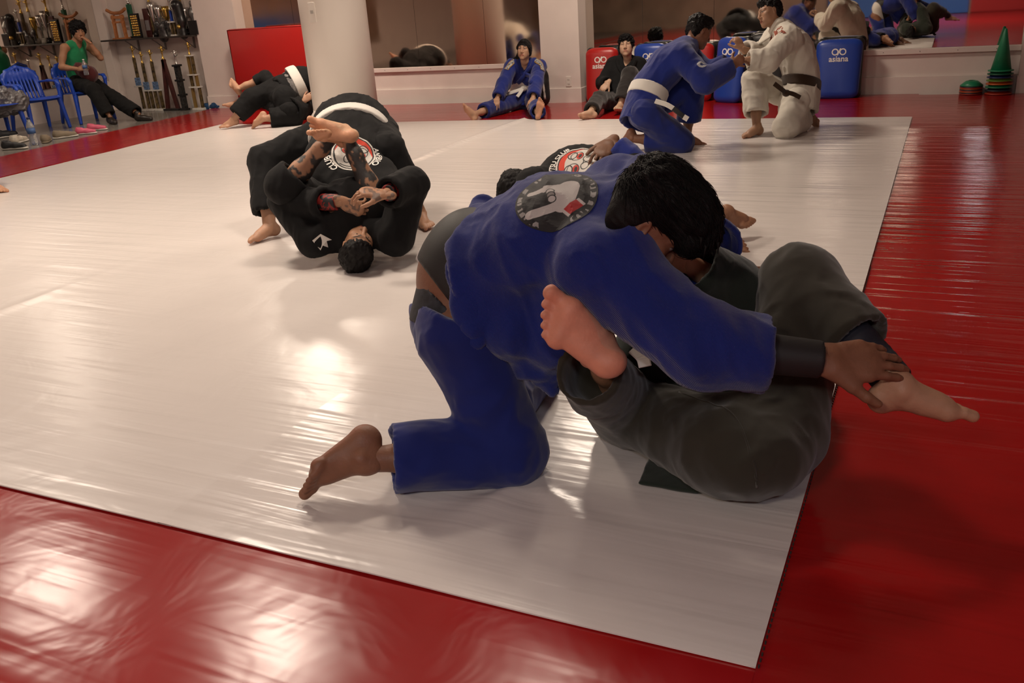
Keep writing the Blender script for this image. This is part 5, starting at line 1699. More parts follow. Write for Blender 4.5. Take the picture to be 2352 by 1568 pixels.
# ---- blue plastic armchairs
def make_chair():
    """monobloc armchair facing +x, base at the origin"""
    t = empty('plastic_chair')
    h = 0.012
    S = Solid(); S.cone((-0.2, 0, 0.42), (0.2, 0, 0.44), 0.235, 0.245, flat=((0, 0, 1), 0.06)); S.cone((0.2, -0.2, 0.425), (0.2, 0.2, 0.425), 0.03, 0.03, k=0.02)
    obj('seat', fastmesh('seat', *S.mesh(h)), M_plasb, t)
    S = Solid()
    for k in range(9):
        y = -0.2 + 0.05 * k; top = 0.86 - 1.6 * y * y * 1.5
        S.cone((-0.22 - 0.25 * (0.04 - y * y), y, 0.44), (-0.32 - 0.25 * (0.04 - y * y), y, top), 0.018, 0.014, k=0.0)
    S.chain([(-0.22, -0.24, 0.43), (-0.29, -0.24, 0.7), (-0.325, -0.16, 0.82), (-0.335, 0, 0.87), (-0.325, 0.16, 0.82), (-0.29, 0.24, 0.7), (-0.22, 0.24, 0.43)], [0.024] * 7, k=0.02)
    S.cone((-0.3, -0.2, 0.75), (-0.3, 0.2, 0.75), 0.06, 0.06, flat=((1, 0, 0), 0.25), k=0.02)
    obj('backrest', fastmesh('backrest', *S.mesh(h)), M_plasb, t)
    for s in (-1, 1):
        S = Solid(); S.chain([(-0.27, s * 0.25, 0.64), (-0.05, s * 0.275, 0.655), (0.18, s * 0.27, 0.65), (0.23, s * 0.265, 0.6)], [0.025, 0.028, 0.027, 0.024], k=0.02, flat=((0, 0, 1), 0.6)); S.cone((0.23, s * 0.265, 0.62), (0.23, s * 0.245, 0.42), 0.024, 0.026, k=0.02)
        obj('armrest', fastmesh('armrest', *S.mesh(h)), M_plasb, t)
        for x0, x1 in ((0.22, 0.27), (-0.22, -0.3)):
            S = Solid(); S.cone((x0, s * 0.23, 0.43), (x1, s * 0.265, 0.0), 0.036, 0.024, cap=True)
            obj('leg', fastmesh('leg', *S.mesh(h)), M_plasb, t)
    return t
def dup(root, loc, rz=0.0, label=None):
    r = root.copy(); COL.objects.link(r); r.location = loc; r.rotation_euler = (0, 0, rz)
    if label: r['label'] = label
    for ch in root.children:
        c = ch.copy(); COL.objects.link(c); c.parent = r
        for g in ch.children:
            d = g.copy(); COL.objects.link(d); d.parent = c
    return r
ch0 = make_chair()
tag(ch0, 'blue plastic armchair under the person in the green top', 'chair', 'blue plastic chairs along the wall')
ch0.location = (mX - 0.02, mY, -0.03); ch0.rotation_euler = (0, 0, -0.25)
dup(ch0, (-11.6, 8.92, -0.03), -0.2, 'empty blue plastic armchair next to the person in green')
dup(ch0, (-11.58, 8.24, -0.03), -0.2, 'blue plastic armchair at the left edge with a grey bag on it')
# spare chair off to the left of the back wall, seen in the small mirror
S = Solid()
S.cone((-0.02, -0.12, 0.5), (0.08, 0.12, 0.52), 0.16, 0.14, k=0.08); S.cone((0.0, 0.1, 0.5), (0.05, -0.02, 0.66), 0.13, 0.05, k=0.08); S.cone((0, -0.05, 0.55), (0.02, -0.1, 0.68), 0.09, 0.03, k=0.06)
V, F = S.mesh(0.01); V = folds(V, F, 0.045, 9, A3(1, 0.5, 0.4), 1.6, 5, 1.3); V = folds(V, F, 0.02, 22, A3(0, 1, 0.3), 2, 8, 2.0)
tag(obj('plastic_bag', fastmesh('plastic_bag', V + A3(-11.42, 8.3, -0.08), F), mat('grey crumpled bag', (0.12, 0.115, 0.12), rough=0.35, var=0.4, vscale=14)), 'crumpled grey bag on the leftmost blue chair', 'bag')

# ---- bottles, shoes and cloth on the floor
def bottle(name, label, base, H, r, m, capm, labelm=None, tilt=0.0, cat='bottle'):
    t = wempty(name, base); tag(t, label, cat)
    M4 = Matrix.Translation(base) @ Matrix.Rotation(tilt, 4, 'Y')
    obj('bottle_body', lathe(nbm(), [(r * 0.85, 0), (r, 0.02 * H), (r, 0.2 * H), (r * 0.94, 0.3 * H), (r, 0.4 * H), (r, 0.66 * H), (r * 0.7, 0.8 * H), (r * 0.36, 0.9 * H), (r * 0.36, 0.95 * H)], 20, M4), m, t, True)
    obj('cap', lathe(nbm(), [(r * 0.42, 0.93 * H), (r * 0.42, H)], 16, M4), capm, t, True)
    if labelm:
        obj('label_band', lathe(nbm(), [(r * 1.01, 0.42 * H), (r * 1.01, 0.62 * H)], 20, M4), labelm, t, True)
    return t
M_bl = mat('blue bottle label', (0.05, 0.12, 0.3), rough=0.5)
bottle('water_bottle', 'tall clear plastic water bottle standing on the floor by the chairs', atz(80, 333, -0.03), 0.34, 0.048, M_frost, mat('dark blue cap', (0.01, 0.02, 0.1), rough=0.4), M_bl)
bottle('water_bottle', 'small clear water bottle held by the person in green', JM['wrR'] + A3(0.09, 0.03, -0.09), 0.22, 0.034, M_frost, M_lett, M_bl)
bottle('white_bottle', 'white plastic bottle with a black lid beside the trophies', atz(449, 247, -0.03), 0.24, 0.06, mat('white plastic', (0.66, 0.63, 0.6), rough=0.4), M_blackg)
S = Solid(); S.cone((-0.15, 0, 0.03), (0.13, 0.02, 0.04), 0.045, 0.07, k=0.04); S.cone((0.05, 0, 0.05), (0.12, 0.03, 0.1), 0.06, 0.03, k=0.04)
V, F = S.mesh(0.01); V = folds(V, F, 0.025, 16, Z0, 1.5, 2)
tag(obj('towel', fastmesh('towel', V + atz(492, 249, -0.02), F), mat('blue towelling', (0.01, 0.05, 0.13), rough=0.9)), 'crumpled dark blue cloth on the floor beside the white bottle', 'cloth')
def shoe(label, px, py, d, mu, ms, s=1.0):
    o = atz(px, py, -0.03)
    t = wempty('sneaker', o); tag(t, label, 'shoe', 'shoes on the floor by the chairs')
    shoe_parts(t, o, frame(d, Z0), s, mu, ms, 0.007)
M_sw = mat('off-white shoe leather', (0.5, 0.45, 0.37), rough=0.5, var=0.3, vscale=30); M_sb = mat('black shoe mesh', (0.015, 0.016, 0.018), rough=0.6); M_sg = mat('tan shoe suede', (0.2, 0.16, 0.11), rough=0.8); M_sp = mat('pink foam', (0.6, 0.1, 0.17), rough=0.5); M_rub = mat('white rubber', (0.55, 0.52, 0.47), rough=0.6)
shoe('worn off-white sneaker lying in front of the chairs', 38, 330, A3(-0.3, 0.9, 0), M_sw, M_rub, 1.05)
shoe('black sneaker with white stripes nearest the red mat', 22, 344, A3(0.9, 0.35, 0), M_sb, M_rub, 1.05)
shoe('black and white running shoe at the left edge', 2, 318, A3(0.2, 0.9, 0.0), M_sb, M_rub, 1.1)
shoe('tan shoe on the floor behind the water bottle', 106, 328, A3(-0.6, 0.7, 0), M_sg, M_sg)
shoe('tan and white shoe under the empty blue chair', 138, 318, A3(0.5, 0.8, 0), M_sg, M_rub)
shoe('pink shoe nearer the camera at the edge of the red mat', 188, 309, A3(0.9, 0.5, 0), M_sp, M_rub, 0.9)
shoe('pink shoe farther along the edge of the red mat', 214, 300, A3(0.9, 0.4, 0), M_sp, M_rub, 0.9)

# ---- trophies along the wall below the shelf
def figure(o, m, parent, s=1.0):
    """small athlete with a raised kick, arms spread"""
    S = Solid()
    S.cone((0, 0, 0), (0, 0, 0.05), 0.008, 0.01, k=0.005); S.cone((0, 0, 0.05), (0.0, 0, 0.085), 0.012, 0.014, k=0.006); S.ell((0, 0, 0.107), (0.01, 0.01, 0.012), k=0.004)
    S.cone((0, 0, 0.08), (-0.045, 0, 0.095), 0.007, 0.005, k=0.004); S.cone((0, 0, 0.08), (0.03, 0, 0.105), 0.007, 0.005, k=0.004); S.cone((0, 0, 0.05), (0.05, 0, 0.075), 0.009, 0.006, k=0.004); S.cone((0, 0, -0.03), (0, 0, 0.0), 0.018, 0.008, k=0.006)
    V, F = S.mesh(0.006)
    obj('figurine', fastmesh('figurine', V * s * 1.5 + o, F), m, parent)
def trophy(label, px, tiers, colm, w=0.2, d=0.12, Yb=10.86, fig=M_gold, plate=None):
    """tiers: list of (height, columns)"""
    p = aty(px, 250, Yb); x = float(p[0])
    t = empty('trophy', (x, Yb, -0.03)); tag(t, label, 'trophy', 'trophies standing on the floor')
    z = 0.0
    obj('base', boxm(-w / 2, w / 2, -d / 2, d / 2, 0, 0.035, 0.004), M_marble, t); z = 0.035
    for i, (hh_, n) in enumerate(tiers):
        ww = w * (1 - 0.16 * i)
        for k in range(n):
            cx = 0 if n == 1 else -ww / 2 + 0.03 + (ww - 0.06) * k / (n - 1)
            obj('post', boxm(cx - 0.019, cx + 0.019, -0.02, 0.02, z, z + hh_, 0.004), colm[(i + k) % len(colm)], t)
        z += hh_
        if i < len(tiers) - 1 or n > 1:
            obj('shelf_plate', boxm(-ww / 2, ww / 2, -d * 0.4, d * 0.4, z, z + 0.022, 0.004), M_marble, t); z += 0.022
        if plate and i == plate - 1:
            obj('name_plate', boxm(-0.05, 0.05, -0.03, 0.0, z, z + 0.12, 0.004), mat('blue and white plaque', (0.12, 0.2, 0.35), rough=0.4, var=0.8, vscale=40), t); z += 0.12
    figure(A3(0, 0, z + 0.045), fig, t, 0.8)
    return t
M_bg = mat('black and gold column', (0.12, 0.08, 0.03), rough=0.3, var=0.98, vscale=22)
trophy('slim black and gold trophy at the left of the lower row', 332, [(0.34, 1), (0.3, 1)], [M_bg], 0.16, plate=1)
trophy('three-post trophy with a blue plaque, second in the lower row', 349, [(0.27, 2), (0.28, 1)], [M_bg], 0.15, plate=1)
trophy('three-post trophy with a blue plaque, third in the lower row', 370, [(0.27, 2), (0.3, 1)], [M_bg], 0.17, plate=1)
def a_trophy():
    p = aty(400, 250, 10.9); t = empty('trophy', (float(p[0]), 10.88, -0.03)); tag(t, 'tall black trophy shaped like a pointed arch with a gold figure', 'trophy', 'trophies standing on the floor')
    for s, n in ((-1, 0), (1, 1)):
        b = nbm(); x0 = s * 0.11
        M4 = Matrix.Translation((x0, 0, 0)) @ Matrix.Rotation(-s * 0.15, 4, 'Y')
        obj('arch_leg', box(b, -0.028, 0.028, -0.025, 0.025, 0.02, 0.78, 0.004, M4), M_dwood, t)
    obj('base', boxm(-0.17, 0.17, -0.06, 0.06, 0, 0.03, 0.004), M_blackg, t)
    figure(A3(0, 0, 0.82), M_gold, t, 0.9)
a_trophy()
def step_trophy():
    p = aty(430, 250, 10.9); t = empty('trophy', (float(p[0]), 10.86, -0.03)); tag(t, 'black stepped column trophy with silver figure', 'trophy', 'trophies standing on the floor')
    z = 0.0
    for i in range(3):
        obj('step', boxm(-0.06, 0.06, -0.05, 0.05, z, z + 0.03, 0.004), M_blackg, t)
        obj('post', boxm(-0.036, 0.036, -0.036, 0.036, z + 0.03, z + 0.22, 0.003), mat('black star column', (0.03, 0.028, 0.026), rough=0.25, var=0.9, vscale=30), t); z += 0.22
    obj('step', boxm(-0.06, 0.06, -0.05, 0.05, z, z + 0.03, 0.004), M_blackg, t)
    figure(A3(0, 0, z + 0.08), M_silver, t, 0.9)
step_trophy()
trophy('wide gold four-post trophy at the right of the lower row', 459, [(0.3, 2), (0.16, 2), (0.26, 2)], [mat('gold column', (0.35, 0.22, 0.07), rough=0.3, metal=0.5), M_bg], 0.2)

# ---- the shelf and what stands on it
SZ = 1.075
sh = wempty('wall_shelf', (-11.25, 10.95, SZ)); tag(sh, 'dark wall shelf crowded with trophies', 'shelf')
obj('board', boxm(-12.2, -10.29, 10.8, YW + 0.01, SZ - 0.025, SZ, 0.003), mat('dark shelf board', (0.03, 0.022, 0.018), rough=0.4), sh)
for x in (-11.72, -11.15, -10.55):
    b = nbm(); box(b, x - 0.012, x + 0.012, YW - 0.012, YW + 0.01, SZ - 0.2, SZ - 0.025); tube(b, [A3(x, 10.85, SZ - 0.03), A3(x, YW - 0.01, SZ - 0.19)], 0.009, 6)
    obj('bracket', b, mat('grey bracket', (0.2, 0.18, 0.17), rough=0.5), sh)
def sx_(px):
    return float(aty(px, 84, 10.94)[0])
def shelf_thing(name, label, px, cat='trophy'):
    t = empty(name, (sx_(px), 10.94, SZ)); tag(t, label, cat, 'trophies on the wall shelf')
    return t
t = shelf_thing('torii_gate', 'orange wooden gate-shaped award at the left end of the shelf', 279)
for s in (-1, 1):
    b = nbm(); M4 = Matrix.Translation((s * 0.105, 0, 0)) @ Matrix.Rotation(-s * 0.04, 4, 'Y')
    obj('post', box(b, -0.022, 0.022, -0.02, 0.02, 0, 0.36, 0.003, M4), M_wood, t)
obj('crossbeam', boxm(-0.135, 0.135, -0.014, 0.014, 0.3, 0.345, 0.003), M_wood, t)
obj('crossbeam', boxm(-0.13, 0.13, -0.014, 0.014, 0.235, 0.265, 0.003), M_wood, t)
b = nbm(); pts = [A3(-0.2, 0, 0.44), A3(-0.1, 0, 0.395), A3(0, 0, 0.385), A3(0.1, 0, 0.395), A3(0.2, 0, 0.44)]
tube(b, spline(pts, 5), 0.026, 8); obj('top_beam', b, M_wood, t)
obj('base', boxm(-0.15, 0.15, -0.05, 0.05, 0, 0.02), M_wood, t)
t = shelf_thing('column_trophy', 'tall green square column trophy behind the orange gate', 300); t.location.y = 11.03
obj('post', boxm(-0.03, 0.03, -0.03, 0.03, 0.03, 0.5, 0.003), mat('green column', (0.01, 0.1, 0.05), rough=0.3), t); obj('base', boxm(-0.06, 0.06, -0.04, 0.04, 0, 0.03), M_blackg, t); figure(A3(0, 0, 0.57), M_silver, t, 1.0)
t = shelf_thing('bead_plaque', 'black framed plaque covered in shiny gold discs', 318)
obj('frame', boxm(-0.085, 0.085, -0.02, 0.02, 0, 0.36, 0.005), M_blackg, t)
dsc = lathe(nbm(), [(0.016, 0), (0.012, 0.008), (0.002, 0.011)], 12); dm = bpy.data.meshes.new('gold_disc'); dsc.to_mesh(dm); dsc.free(); dm.materials.append(M_gold)
for r_ in range(9):
    for c_ in range(4):
        o = bpy.data.objects.new('gold_disc', dm); COL.objects.link(o); o.parent = t; o.location = (-0.052 + 0.035 * c_, -0.02, 0.04 + 0.035 * r_); o.rotation_euler = (math.pi / 2, 0, 0)
t = shelf_thing('wood_plaque', 'dark red wooden plaque behind the gold disc plaque', 336); t.location.y = 11.03
obj('board', boxm(-0.06, 0.06, -0.015, 0.015, 0, 0.42, 0.005), M_dwood, t); obj('name_plate', boxm(-0.04, 0.04, -0.02, -0.014, 0.1, 0.25), mat('grey plate', (0.2, 0.18, 0.18), rough=0.3), t)
def cup(label, px, H, m, bm_, y=10.94):
    t = shelf_thing('trophy_cup', label, px); t.location.y = y
    obj('base', lathe(nbm(), [(0.05, 0), (0.05, 0.05), (0.035, 0.06), (0.035, 0.09)], 16), bm_, t, True)
    obj('bowl', lathe(nbm(), [(0.012, 0.09), (0.012, 0.09 + H * 0.3), (0.03, 0.09 + H * 0.45), (0.055, 0.09 + H * 0.8), (0.06, 0.09 + H), (0.05, 0.09 + H)], 20), m, t, True)
    for s in (-1, 1):
        b = nbm(); tube(b, spline([A3(s * 0.05, 0, 0.09 + H * 0.9), A3(s * 0.095, 0, 0.09 + H * 0.8), A3(s * 0.08, 0, 0.09 + H * 0.55), A3(s * 0.035, 0, 0.09 + H * 0.5)], 4), 0.006, 6); obj('handle', b, m, t, True)
    return t
cup('tall silver trophy cup behind the grey bird statue', 352, 0.42, M_silver, M_blackg, 11.02)
cup('gold trophy cup standing at the back of the shelf', 383, 0.34, M_gold, M_marble, 11.02)
cup('silver trophy cup with curled handles near the shelf middle', 366, 0.36, M_silver, M_marble, 11.02)
cup('small silver cup at the right of the shelf', 428, 0.3, M_silver, M_blackg, 11.0)
t = shelf_thing('bird_statue', 'dark grey winged statue in the middle of the shelf', 383); t.location.y = 10.88
S = Solid(); S.cone((0, 0, 0), (0, 0, 0.03), 0.09, 0.08, flat=((0, 1, 0), 0.6), k=0.02); S.cone((0, 0, 0.03), (0.01, 0, 0.13), 0.05, 0.06, k=0.03); S.cone((0.01, 0, 0.13), (0.05, -0.01, 0.2), 0.045, 0.025, k=0.03)
V, F = S.mesh(0.01); obj('torso', fastmesh('torso', V, F), mat('dark pewter', (0.07, 0.065, 0.065), rough=0.35, metal=0.6, var=0.6, vscale=20), t)
for s in (-1, 1):
    S = Solid(); S.cone((s * 0.02, 0, 0.12), (s * 0.1, 0.01, 0.19), 0.035, 0.03, flat=((0, 1, 0), 0.4), k=0.02); S.cone((s * 0.1, 0.01, 0.19), (s * 0.12, 0.01, 0.05), 0.03, 0.012, flat=((0, 1, 0), 0.4), k=0.02)
    V, F = S.mesh(0.01); obj('wing', fastmesh('wing', folds(V, F, 0.012, 30, Z0, 3, 2), F), MATS['dark pewter'], t)
t = shelf_thing('box_trophy', 'square trophy with white plates and a blue post', 407); t.location.y = 10.9
obj('base', boxm(-0.05, 0.05, -0.04, 0.04, 0, 0.02), M_marble, t)
for s in (-1, 1): obj('post', boxm(s * 0.03 - 0.012, s * 0.03 + 0.012, -0.015, 0.015, 0.02, 0.19), M_bg, t)
obj('shelf_plate', boxm(-0.06, 0.06, -0.045, 0.045, 0.19, 0.21), M_marble, t); obj('blue_post', boxm(-0.016, 0.016, -0.016, 0.016, 0.21, 0.36), M_bluev, t); figure(A3(0, 0, 0.42), M_silver, t, 0.9)
t = shelf_thing('boxing_bust', 'black head-shaped trophy on a pedestal', 430); t.location.y = 10.88
S = Solid(); S.cone((0, 0, 0.0), (0, 0, 0.05), 0.06, 0.05, k=0.02); S.cone((0, 0, 0.05), (0.01, 0, 0.2), 0.035, 0.06, k=0.04); S.cone((0.01, 0, 0.2), (-0.02, 0, 0.42), 0.06, 0.075, k=0.04); S.ell((-0.05, -0.01, 0.44), (0.07, 0.06, 0.065), k=0.04)
V, F = S.mesh(0.01); obj('bust', fastmesh('bust', V, F), M_blackg, t); obj('gold_knob', lathe(nbm(), [(0.03, 0.1), (0.034, 0.13), (0.02, 0.16)], 12, Matrix.Translation((-0.02, -0.05, 0))), M_gold, t, True)
t = shelf_thing('torso_statue', 'grey torso statue on a black box at the right end of the shelf', 453)
obj('box', boxm(-0.08, 0.08, -0.06, 0.06, 0, 0.2, 0.004), M_blackg, t)
S = Solid(); S.cone((0, 0, 0.2), (0, 0, 0.3), 0.045, 0.06, flat=((0, 1, 0), 0.7), k=0.03); S.cone((0, 0, 0.3), (-0.01, 0, 0.38), 0.065, 0.03, flat=((0, 1, 0), 0.7), k=0.03); S.cone((-0.05, 0, 0.35), (-0.07, 0, 0.26), 0.022, 0.018, k=0.02); S.ell((0, 0, 0.44), (0.032, 0.034, 0.04), k=0.02)
V, F = S.mesh(0.009); obj('torso', fastmesh('torso', V, F), mat('pewter', (0.22, 0.21, 0.2), rough=0.35, metal=0.7), t)
for i, (px, H_, lab) in enumerate([(345, 0.5, 'tall slim gold and white trophy left of the shelf middle'), (395, 0.52, 'tall slim gold and white trophy right of the shelf middle'), (415, 0.5, 'tall slim gold and white trophy behind the black head trophy')]):
    t = shelf_thing('column_trophy', lab, px); t.location.y = 11.05
    obj('base', boxm(-0.05, 0.05, -0.03, 0.03, 0, 0.03), M_marble, t); obj('post', boxm(-0.02, 0.02, -0.02, 0.02, 0.03, H_), M_marble if i % 2 else M_bg, t); figure(A3(0, 0, H_ + 0.05), M_gold, t, 1.0)

# ---- red crash pad standing beside the column
cp = wempty('crash_pad', (-9.0, 10.66, 0)); tag(cp, 'large red crash pad standing upright against the wall beside the column', 'crash pad')
x0, x1 = float(aty(520, 70, 10.6)[0]), float(aty(716, 150, 10.6)[0])
zt = float(aty(520, 68, 10.6)[2])
S = Solid()
for a, b_ in (((x0, 0.06), (x1, 0.06)), ((x0, zt - 0.06), (x1, zt - 0.06))): pass
b = boxm(x0, x1, 10.6, 10.76, 0.0, zt, 0.025)
obj('cover', b, M_redv, cp, True)
b = nbm(); tube(b, [A3(x0 + 0.01, 10.602, 0.03), A3(x0 + 0.01, 10.602, zt - 0.012), A3(x1 - 0.01, 10.602, zt - 0.012), A3(x1 - 0.01, 10.602, 0.03)], 0.008, 6); obj('piping', b, M_redv, cp, True)

# ---- kick shields leaning along the mirror wall
def shield(label, px, py_top, w, H, m, tilt, yaw, Yb, logo=True):
    """px: middle of the shield, foot on the floor at depth Yb"""
    x = float(aty(px, 215, Yb)[0])
    t = empty('kick_shield', (x, Yb, 0.0)); tag(t, label, 'kick shield', 'kick shields leaning on the mirror wall')
    t.rotation_euler = (-tilt, 0, yaw)
    S = Solid(); r = 0.05
    for s in (-1, 1):
        S.cone((s * (w / 2 - r), 0.06, r), (s * (w / 2 - r), 0.1, H - r), r, r, k=0.0)
    S.cone((-(w / 2 - r), 0.1, H - r), (w / 2 - r, 0.1, H - r), r, r); S.cone((-(w / 2 - r), 0.06, r), (w / 2 - r, 0.06, r), r, r)
    for q in np.linspace(0, 1, 9):
        xx = -(w / 2 - r) + q * (w - 2 * r); S.cone((xx, 0.06, r), (xx, 0.1, H - r), r, r, k=0.0)
    V, F = S.mesh(0.012); obj('back_pad', fastmesh('back_pad', V, F), M_blackv, t)
    S = Solid(); r = 0.06
    for q in np.linspace(0, 1, 11):
        xx = (q * 2 - 1) * (w / 2 - r - 0.008); bul = 0.018 * (1 - (q * 2 - 1) ** 2)
        S.cone((xx * 0.92, 0.012 - bul, r + 0.005), (xx, 0.012 - bul, H - r - 0.03), r, r, k=0.04, flat=((0, 1, 0), 0.8))
    V, F = S.mesh(0.01); V = relax(V, F, 2); fo = obj('front_pad', fastmesh('front_pad', V, F), m, t)
    b = nbm(); tube(b, spline([A3(-0.1, 0.15, H * 0.7), A3(-0.1, 0.2, H * 0.65), A3(-0.1, 0.2, H * 0.45), A3(-0.1, 0.15, H * 0.4)], 4), 0.012, 6); obj('handle', b, M_blackv, t, True)
    if logo:
        tr = bvh(V, F)
        c = A3(0, 0, H * 0.76)
        for s in (-1, 1):
            a = [A3(math.cos(k / 20 * 2 * math.pi) * 0.032 + s * 0.038, math.sin(k / 20 * 2 * math.pi) * 0.032, 0) for k in range(20)]
            rv, rf = [], []
            for k in range(28):
                an = 2 * math.pi * k / 28
                for R_ in (0.024, 0.036): rv.append((s * 0.04 + R_ * math.cos(an), R_ * math.sin(an)))
            rf = [[2 * k, 2 * k + 1, (2 * k + 3) % 56, (2 * k + 2) % 56] for k in range(28)]
            sub('logo_ring', (onto(tr, c, A3(1, 0, 0), Z0, A3(0, -1, 0), rv, 0.002), rf), M_lett, fo)
        sub('logo_bar', (onto(tr, c, A3(1, 0, 0), Z0, A3(0, -1, 0), [(-0.022, -0.036), (-0.008, -0.036), (0.022, 0.036), (0.008, 0.036)], 0.0025), [[0, 1, 2, 3]]), M_lett, fo)
        print_text('lettering', 'asiana', c - A3(0, 0, 0.075), A3(1, 0, 0), Z0, A3(0, -1, 0), 0.085, M_lett, fo, tr, level=sub)
    return t
shield('red kick shield behind the young man in black', 1381, 97, 0.42, 0.66, M_redv, 0.16, 0.1, 10.72)
shield('blue kick shield half hidden behind the man in blue', 1490, 90, 0.42, 0.68, M_bluev, 0.16, 0.0, 10.76)
shield('red kick shield of which only the edge shows behind the man in blue', 1596, 85, 0.42, 0.66, M_redv, 0.16, 0.0, 10.76, False)
shield('blue kick shield turned sideways between the two kneeling men', 1668, 82, 0.4, 0.72, M_bluev, 0.14, -0.45, 10.6)
shield('black kick shield behind the man in white', 1760, 80, 0.46, 0.74, M_blackv, 0.14, 0.0, 10.78, False)
shield('blue kick shield standing alone to the right of the man in white', 1921, 95, 0.5, 0.64, M_bluev, 0.14, 0.05, 10.78)

# ---- cones
def cone_shell(H, r, m, parent_name, label, loc, group, base=True):
    t = empty(parent_name, loc); tag(t, label, 'cone', group)
    obj('cone_body', lathe(nbm(), [(r, 0.012), (r * 0.16, H - 0.01), (r * 0.1, H)], 24), m, t, True)
    obj('rim', lathe(nbm(), [(r * 1.25, 0), (r * 1.25, 0.01), (r, 0.014)], 24), m, t, True)
    return t
cols = [('red', (0.32, 0.03, 0.012)), ('dark', (0.015, 0.02, 0.03)), ('green', (0.01, 0.14, 0.06)), ('orange', (0.42, 0.08, 0.012)), ('lime', (0.1, 0.2, 0.03)), ('navy', (0.01, 0.02, 0.08)), ('dark green', (0.01, 0.09, 0.045)), ('bright green', (0.01, 0.2, 0.09))]
cx, cy = aty(2294, 200, 10.93)[:2]
for i, (nm, c) in enumerate(cols):
    cone_shell(0.42, 0.105 - 0.001 * i, mat('%s cone plastic' % nm, c, rough=0.4), 'training_cone', ['red training cone at the bottom of the tall stack', 'black training cone second from the bottom of the tall stack', 'green training cone third from the bottom of the tall stack', 'orange training cone fourth from the bottom of the tall stack', 'lime training cone fifth from the bottom of the tall stack', 'navy training cone third from the top of the tall stack', 'dark green training cone second from the top of the tall stack', 'bright green training cone on top of the tall stack'][i], (float(cx), float(cy), 0.0 + 0.033 * i), 'stacked training cones')
dx, dy = aty(2231, 200, 10.96)[:2]
for i in range(9):
    c = [('red', (0.32, 0.03, 0.012)), ('dark', (0.015, 0.02, 0.03)), ('orange', (0.42, 0.08, 0.012))][i % 3] if i < 8 else ('bright green', (0.01, 0.2, 0.09))
    t = obj('marker_disc', lathe(nbm(), [(0.112, 0), (0.115, 0.004), (0.06, 0.048), (0.035, 0.055), (0.033, 0.05), (0.056, 0.044), (0.108, 0.0)], 28), mat('%s cone plastic' % c[0], c[1], rough=0.4), None, True)
    t.location = (float(dx), float(dy), 0.0 + 0.0105 * i)
    tag(t, 'bright green marker disc on top of the low stack' if i == 8 else ['lowest', 'second', 'third', 'fourth', 'fifth', 'sixth', 'seventh', 'eighth'][i] + ' marker disc from the floor in the low stack, %s' % c[0], 'marker disc', 'stacked marker discs')

# ---- small things on walls and floor
def plate_on(o, face, w, h_, t_):
    pass
p = aty(1306, 187, YW - 0.275)
t = empty('wall_outlet', tuple(p)); tag(t, 'white electrical outlet on the pillar beside the young woman', 'outlet')
obj('cover_plate', boxm(-0.036, 0.036, -0.006, 0.004, -0.06, 0.06, 0.003), M_white, t)
for s in (-1, 1): obj('socket', boxm(-0.016, 0.016, -0.009, -0.004, s * 0.026 - 0.014, s * 0.026 + 0.014, 0.004), mat('outlet face', (0.6, 0.55, 0.5), rough=0.4), t)
cdir = unit(A3(0, 0, 0) - A3(CX, CY, 0)); side = A3(cdir[1], -cdir[0], 0)
best = None
for ang in np.linspace(-1.4, 1.4, 281):
    d = cdir * math.cos(ang) + A3(-cdir[1], cdir[0], 0) * math.sin(ang)
    q = A3(CX, CY, 1.3) + d * CRAD
    e = abs(proj(q)[0] - 717)
    if best is None or e < best[0]: best = (e, d, q)
d, q = best[1], best[2]
zz = 1.3 + (proj(q)[1] - 27) / (FPX / proj(q)[2])
t = empty('light_switch', (q[0], q[1], zz), math.atan2(d[1], d[0]) + math.pi / 2); tag(t, 'white light switch plate on the round column', 'switch')
obj('cover_plate', boxm(-0.045, 0.045, -0.008, 0.012, -0.12, 0.1, 0.003), M_white, t); obj('toggle', boxm(-0.02, 0.02, -0.014, -0.006, -0.02, 0.02, 0.003), mat('switch grey', (0.4, 0.37, 0.34), rough=0.5), t)
p = atz(1316, 232)
t = obj('floor_nozzle', lathe(nbm(), [(0.045, 0), (0.045, 0.02), (0.03, 0.05), (0.012, 0.09), (0.006, 0.095)], 20, Matrix.Translation(p)), M_lett, None, True); tag(t, 'small white plastic cone-shaped cap on the red mat by the pillar', 'nozzle')
# backpack against the wall behind the young woman
bp = atz(1252, 236); bp = A3(bp[0], 10.62, 0)
t = wempty('backpack', bp); tag(t, 'black and white backpack behind the young woman', 'bag')
S = Solid(); S.cone((0, 0, 0.1), (0, 0.03, 0.34), 0.14, 0.12, k=0.05, flat=((0, 1, 0), 0.65)); S.cone((0, -0.08, 0.08), (0, -0.07, 0.18), 0.1, 0.09, k=0.03, flat=((0, 1, 0), 0.5))
V, F = S.mesh(0.012); obj('bag_body', fastmesh('bag_body', folds(V, F, 0.01, 10, Z0, 2, 3) + bp, F), mat('black nylon', (0.012, 0.012, 0.013), rough=0.5), t)
for s in (-1, 1):
    b = nbm(); tube(b, [bp + q_ for q_ in spline([A3(s * 0.08, -0.1, 0.36), A3(s * 0.12, -0.14, 0.25), A3(s * 0.13, -0.13, 0.08)], 5)], 0.014, 6); obj('strap', b, M_belt, t, True)
obj('zip', ribbon_on(None, [bp + A3(-0.09, -0.12, 0.2), bp + A3(0, -0.135, 0.22), bp + A3(0.09, -0.12, 0.2)], 0.012, 0.003, 5, side=A3(0, -1, 0)), M_belt, t)
